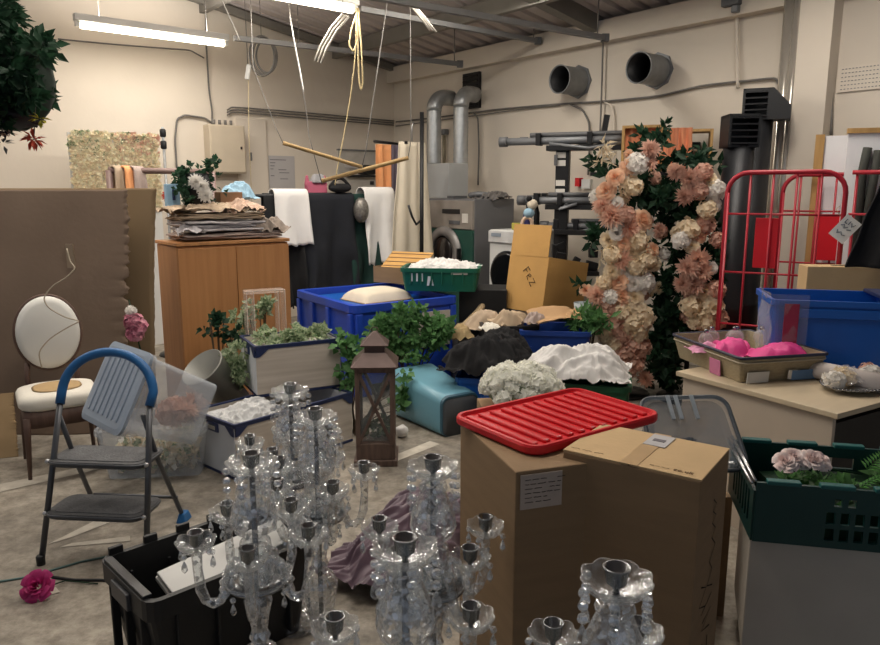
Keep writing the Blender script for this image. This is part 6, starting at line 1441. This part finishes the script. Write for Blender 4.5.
b = MB(); b.box(-tl / 2 + .02, 0, TZ + .006, .03, tw_ * .8, .012); b.build('end_lip', M('charcoal_rim', '#2b2c2f', .35), t, bev=.003)
bm = Matrix.Translation(ctr) @ Matrix.Rotation(ta3, 4, 'Z')
t = thing('white_sheet', 'white folded board sheet lying inside the black tote', 'sheet', bm @ Vector((.06, -.03, TZ - .06)), (math.radians(16), math.radians(-5), ta3)); MB().box(0, 0, 0, .50, .15, .02).box(.0, .005, .021, .49, .135, .018).build('sheet', white_p, t, bev=.004)
# ------------------------------------------------------------------ mauve satin cloth on the floor
pp_ = PZ(410, 560, 0)
o = pile(.56, .86, .24, 201, fold=.05, freq=4.2, power=2, nu=110, nv=120, fine=0, an=.45).build('mauve_cloth', purple_f, loc=(pp_.x + .06, 3.05, .06), rot=(0, 0, -.5)); tag(o, 'crumpled mauve satin cloth heaped on the floor behind the crystal candelabra', 'cloth')

# ------------------------------------------------------------------ crystal candelabra
def pendant_mesh(nb, drop):
    b = MB(); z = 0
    for k in range(nb):
        z -= .011; b.ball((0, 0, z), .0085, 6, 4, smooth=False); z -= .011
    L_ = .034 if drop else .016
    b.lathe([(.001, z - L_), (.0085, z - L_ * .75), (.007, z - L_ * .4), (.0015, z)], 6, False)
    return b.mesh('pendant', cry)
def dish_mesh(R, petals):
    b = MB()
    def sc(k, n): return 1 + .06 * abs(math.cos(petals * PI * k / n))
    n = 48; L = []
    for r, z, s in ((.012, -.004, 0), (R * .5, .002, .3), (R * .82, .012, .8), (R, .032, 1), (R * 1.0, .036, 1), (R * .96, .035, 1), (R * .78, .017, .8), (R * .5, .008, .3), (.012, .003, 0)):
        L.append([(r * (1 + s * .10 * (abs(math.cos(petals * PI * k / n)) - .6)) * math.cos(2 * PI * k / n), r * (1 + s * .10 * (abs(math.cos(petals * PI * k / n)) - .6)) * math.sin(2 * PI * k / n), z + s * .004 * abs(math.cos(petals * PI * k / n))) for k in range(n)])
    b.loft(L, True, True, True); return b.mesh('dish', cry_d)
def cup_mesh(s):
    return MB().lathe([(.004 * s, 0), (.006 * s, .004), (.007 * s, .014), (.019 * s, .026), (.0215 * s, .052), (.0245 * s, .055), (.0245 * s, .058), (.0195 * s, .057), (.018 * s, .03), (.002, .028)], 20).mesh('candle_cup', silver)
def lump(prof, n=12):
    return MB().lathe(prof, n, False)
dishB, dishS = dish_mesh(.068, 8), dish_mesh(.052, 8); cupB, cupS = cup_mesh(1.1), cup_mesh(.92); pen3, pen1 = pendant_mesh(3, True), pendant_mesh(1, True)
AR = .155
arm_me = MB().tube([(.02, 0, .585), (.035, 0, .63), (.052, 0, .65), (.07, 0, .635), (.08, 0, .60), (.088, 0, .565), (.102, 0, .545), (.12, 0, .542), (.138, 0, .555), (.15, 0, .59), (AR, 0, .65), (AR, 0, .70)],
                   [.0125, .0145] * 6, 8, False).mesh('arm', cry)
CAN = []
def candelabrum():
    t = thing('crystal_candelabrum', '', 'candelabrum', (0, 0, 0), 0, 'crystal candelabra')
    lump([(.11, 0), (.115, .012), (.10, .03), (.05, .045), (.025, .06)], 16).build('foot', cry, t)
    lump([(.022, .06), (.03, .075), (.02, .09), (.024, .11), (.055, .30), (.06, .34), (.045, .37), (.02, .39), (.03, .41), (.022, .43), (.028, .47), (.04, .52), (.03, .555)], 14).build('lower_stem', cry, t)
    MB().lathe([(.045, .565), (.085, .575), (.09, .583), (.04, .59)], 30).build('receiver_plate', silver, t)
    place(dish_mesh(.098, 10), 'receiver_dish', t, (0, 0, .560))
    lump([(.046, .595), (.050, .61), (.047, .66), (.042, .70), (.03, .712), (.034, .722), (.056, .735), (.064, .76), (.058, .80), (.042, .84), (.034, .858), (.040, .868), (.036, .88), (.024, .888), (.018, .895)], 14).build('upper_stem', cry, t)
    MB().tube([(0, 0, .05), (0, 0, .9)], .008, 10).build('centre_tube', silver, t)
    d = place(dishB, 'top_dish', t, (0, 0, .895))
    place(cupB, 'candle_cup', t, (0, 0, .897))
    for k in range(6):
        a = 2 * PI * (k + .3) / 6; place(pen3, 'pendant', d, (.067 * math.cos(a), .067 * math.sin(a), .028), (0, 0, a)).scale = (1.35, 1.35, 1.2)
    for k in range(5):
        a = 2 * PI * k / 5
        ar = place(arm_me, 'arm', t, (0, 0, 0), (0, 0, a))
        place(dishS, 'arm_dish', ar, (AR, 0, .70)); place(cupS, 'candle_cup', ar, (AR, 0, .702))
        for j in range(4):
            q = 2 * PI * (j + .5) / 4; place(pen1, 'pendant', ar, (AR + .051 * math.cos(q), .051 * math.sin(q), .722), (0, 0, q))
    for k in range(8):
        a = 2 * PI * k / 8; place(pen1, 'pendant', t, (.095 * math.cos(a), .095 * math.sin(a), .58), (0, 0, a))
    return t
CT_ = [(290, 386, 2.56, 40, 'crystal candelabrum farthest back, before the stacked crates'),
       (315, 411, 2.22, 10, 'crystal candelabrum just right of and before the farthest one'),
       (251, 456, 1.90, 62, 'crystal candelabrum leftmost, beside the black tote'),
       (433, 460, 1.92, 20, 'crystal candelabrum before the mauve cloth and the red-lidded carton'),
       (405, 541, 1.42, 26, 'crystal candelabrum nearest the middle of the bottom edge'),
       (617, 571, 1.25, 56, 'crystal candelabrum before the tall taped carton')]
ZT = .945
c0 = candelabrum()
for i, (u, v, Y, a, lb) in enumerate(CT_):
    o = c0 if i == 0 else copy_tree(c0)
    q = PZ(u, v, ZT); o.location = (q.x, q.y, 0); o.rotation_euler = (0, 0, math.radians(a)); o['label'] = lb

# ------------------------------------------------------------------ hanging foliage ball at the top left
hp_ = P(5, 60, 3.0)
t = thing('hanging_plant', 'hanging ball of dark green artificial leaves at the top left corner', 'plant', hp_); rng = random.Random(14); pts = []
for (u, v, ru, rv) in ((0, 40, 22, 26), (10, 75, 28, 24), (26, 60, 18, 22), (-10, 100, 26, 18), (22, 92, 18, 14), (32, 85, 12, 12), (0, 10, 16, 14), (34, 50, 12, 14), (-30, 60, 20, 50)):
    for k in range(14): q = P(rng.gauss(u, ru * .5), rng.gauss(v, rv * .5), 3.0 + rng.gauss(0, .12)) - hp_; pts.append((q, (q + Vector((0, -.05, 0))).normalized()))
foliage(pts, 2600, rng, .055, .026, .035).build('foliage', leaf_d, t, kind='stuff')
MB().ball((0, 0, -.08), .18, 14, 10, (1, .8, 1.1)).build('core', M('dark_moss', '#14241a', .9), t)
MB().lathe([(.05, -.27), (.11, -.24), (.13, -.20)], 16, c1=True).build('basket', black, t)
MB().tube([(0, 0, .1), (0, 0, up(hp_).z - hp_.z)], .004, 5).build('hanger', wire_m, t)
t = thing('hanging_ornament', 'orange and yellow flower ornament hanging below the green leaf ball', 'ornament', P(33, 128, 2.9))
o_ = t.location.copy(); rng = random.Random(2)
def petal_clump(name, u, v, mat, n, l, flat):
    b = MB(); c = P(u, v, 2.9) - o_
    for k in range(n): d = unit(rng); d.z *= flat; b.leaf(c + d * .01, d, (0, 0, 1), l, .018, .1)
    b.build(name, mat, t)
petal_clump('orange_flower', 33, 139, red_fl, 30, .045, .5); petal_clump('yellow_flower', 40, 119, yellow_fl, 16, .035, .6); petal_clump('purple_flower', 34, 125, purple_fl, 18, .025, .4)
MB().tube([P(34, 140, 2.9) - o_, P(36, 100, 2.9) - o_], .002, 5).build('string', wire_m, t)
t = thing('hanging_ornament', 'dark purple and pink flower ornament hanging at the left edge', 'ornament', P(2, 135, 2.9)); o_ = t.location.copy()
petal_clump('purple_flower', 2, 130, purple_fl, 22, .04, .7); petal_clump('pink_flower', 9, 135, r_dusty, 8, .025, .5); petal_clump('grey_leaf', 3, 144, grey_d, 6, .035, .8)
MB().tube([P(2, 135, 2.9) - o_, P(4, 95, 2.9) - o_], .002, 5).build('string', wire_m, t)
bpy.context.view_layer.update()
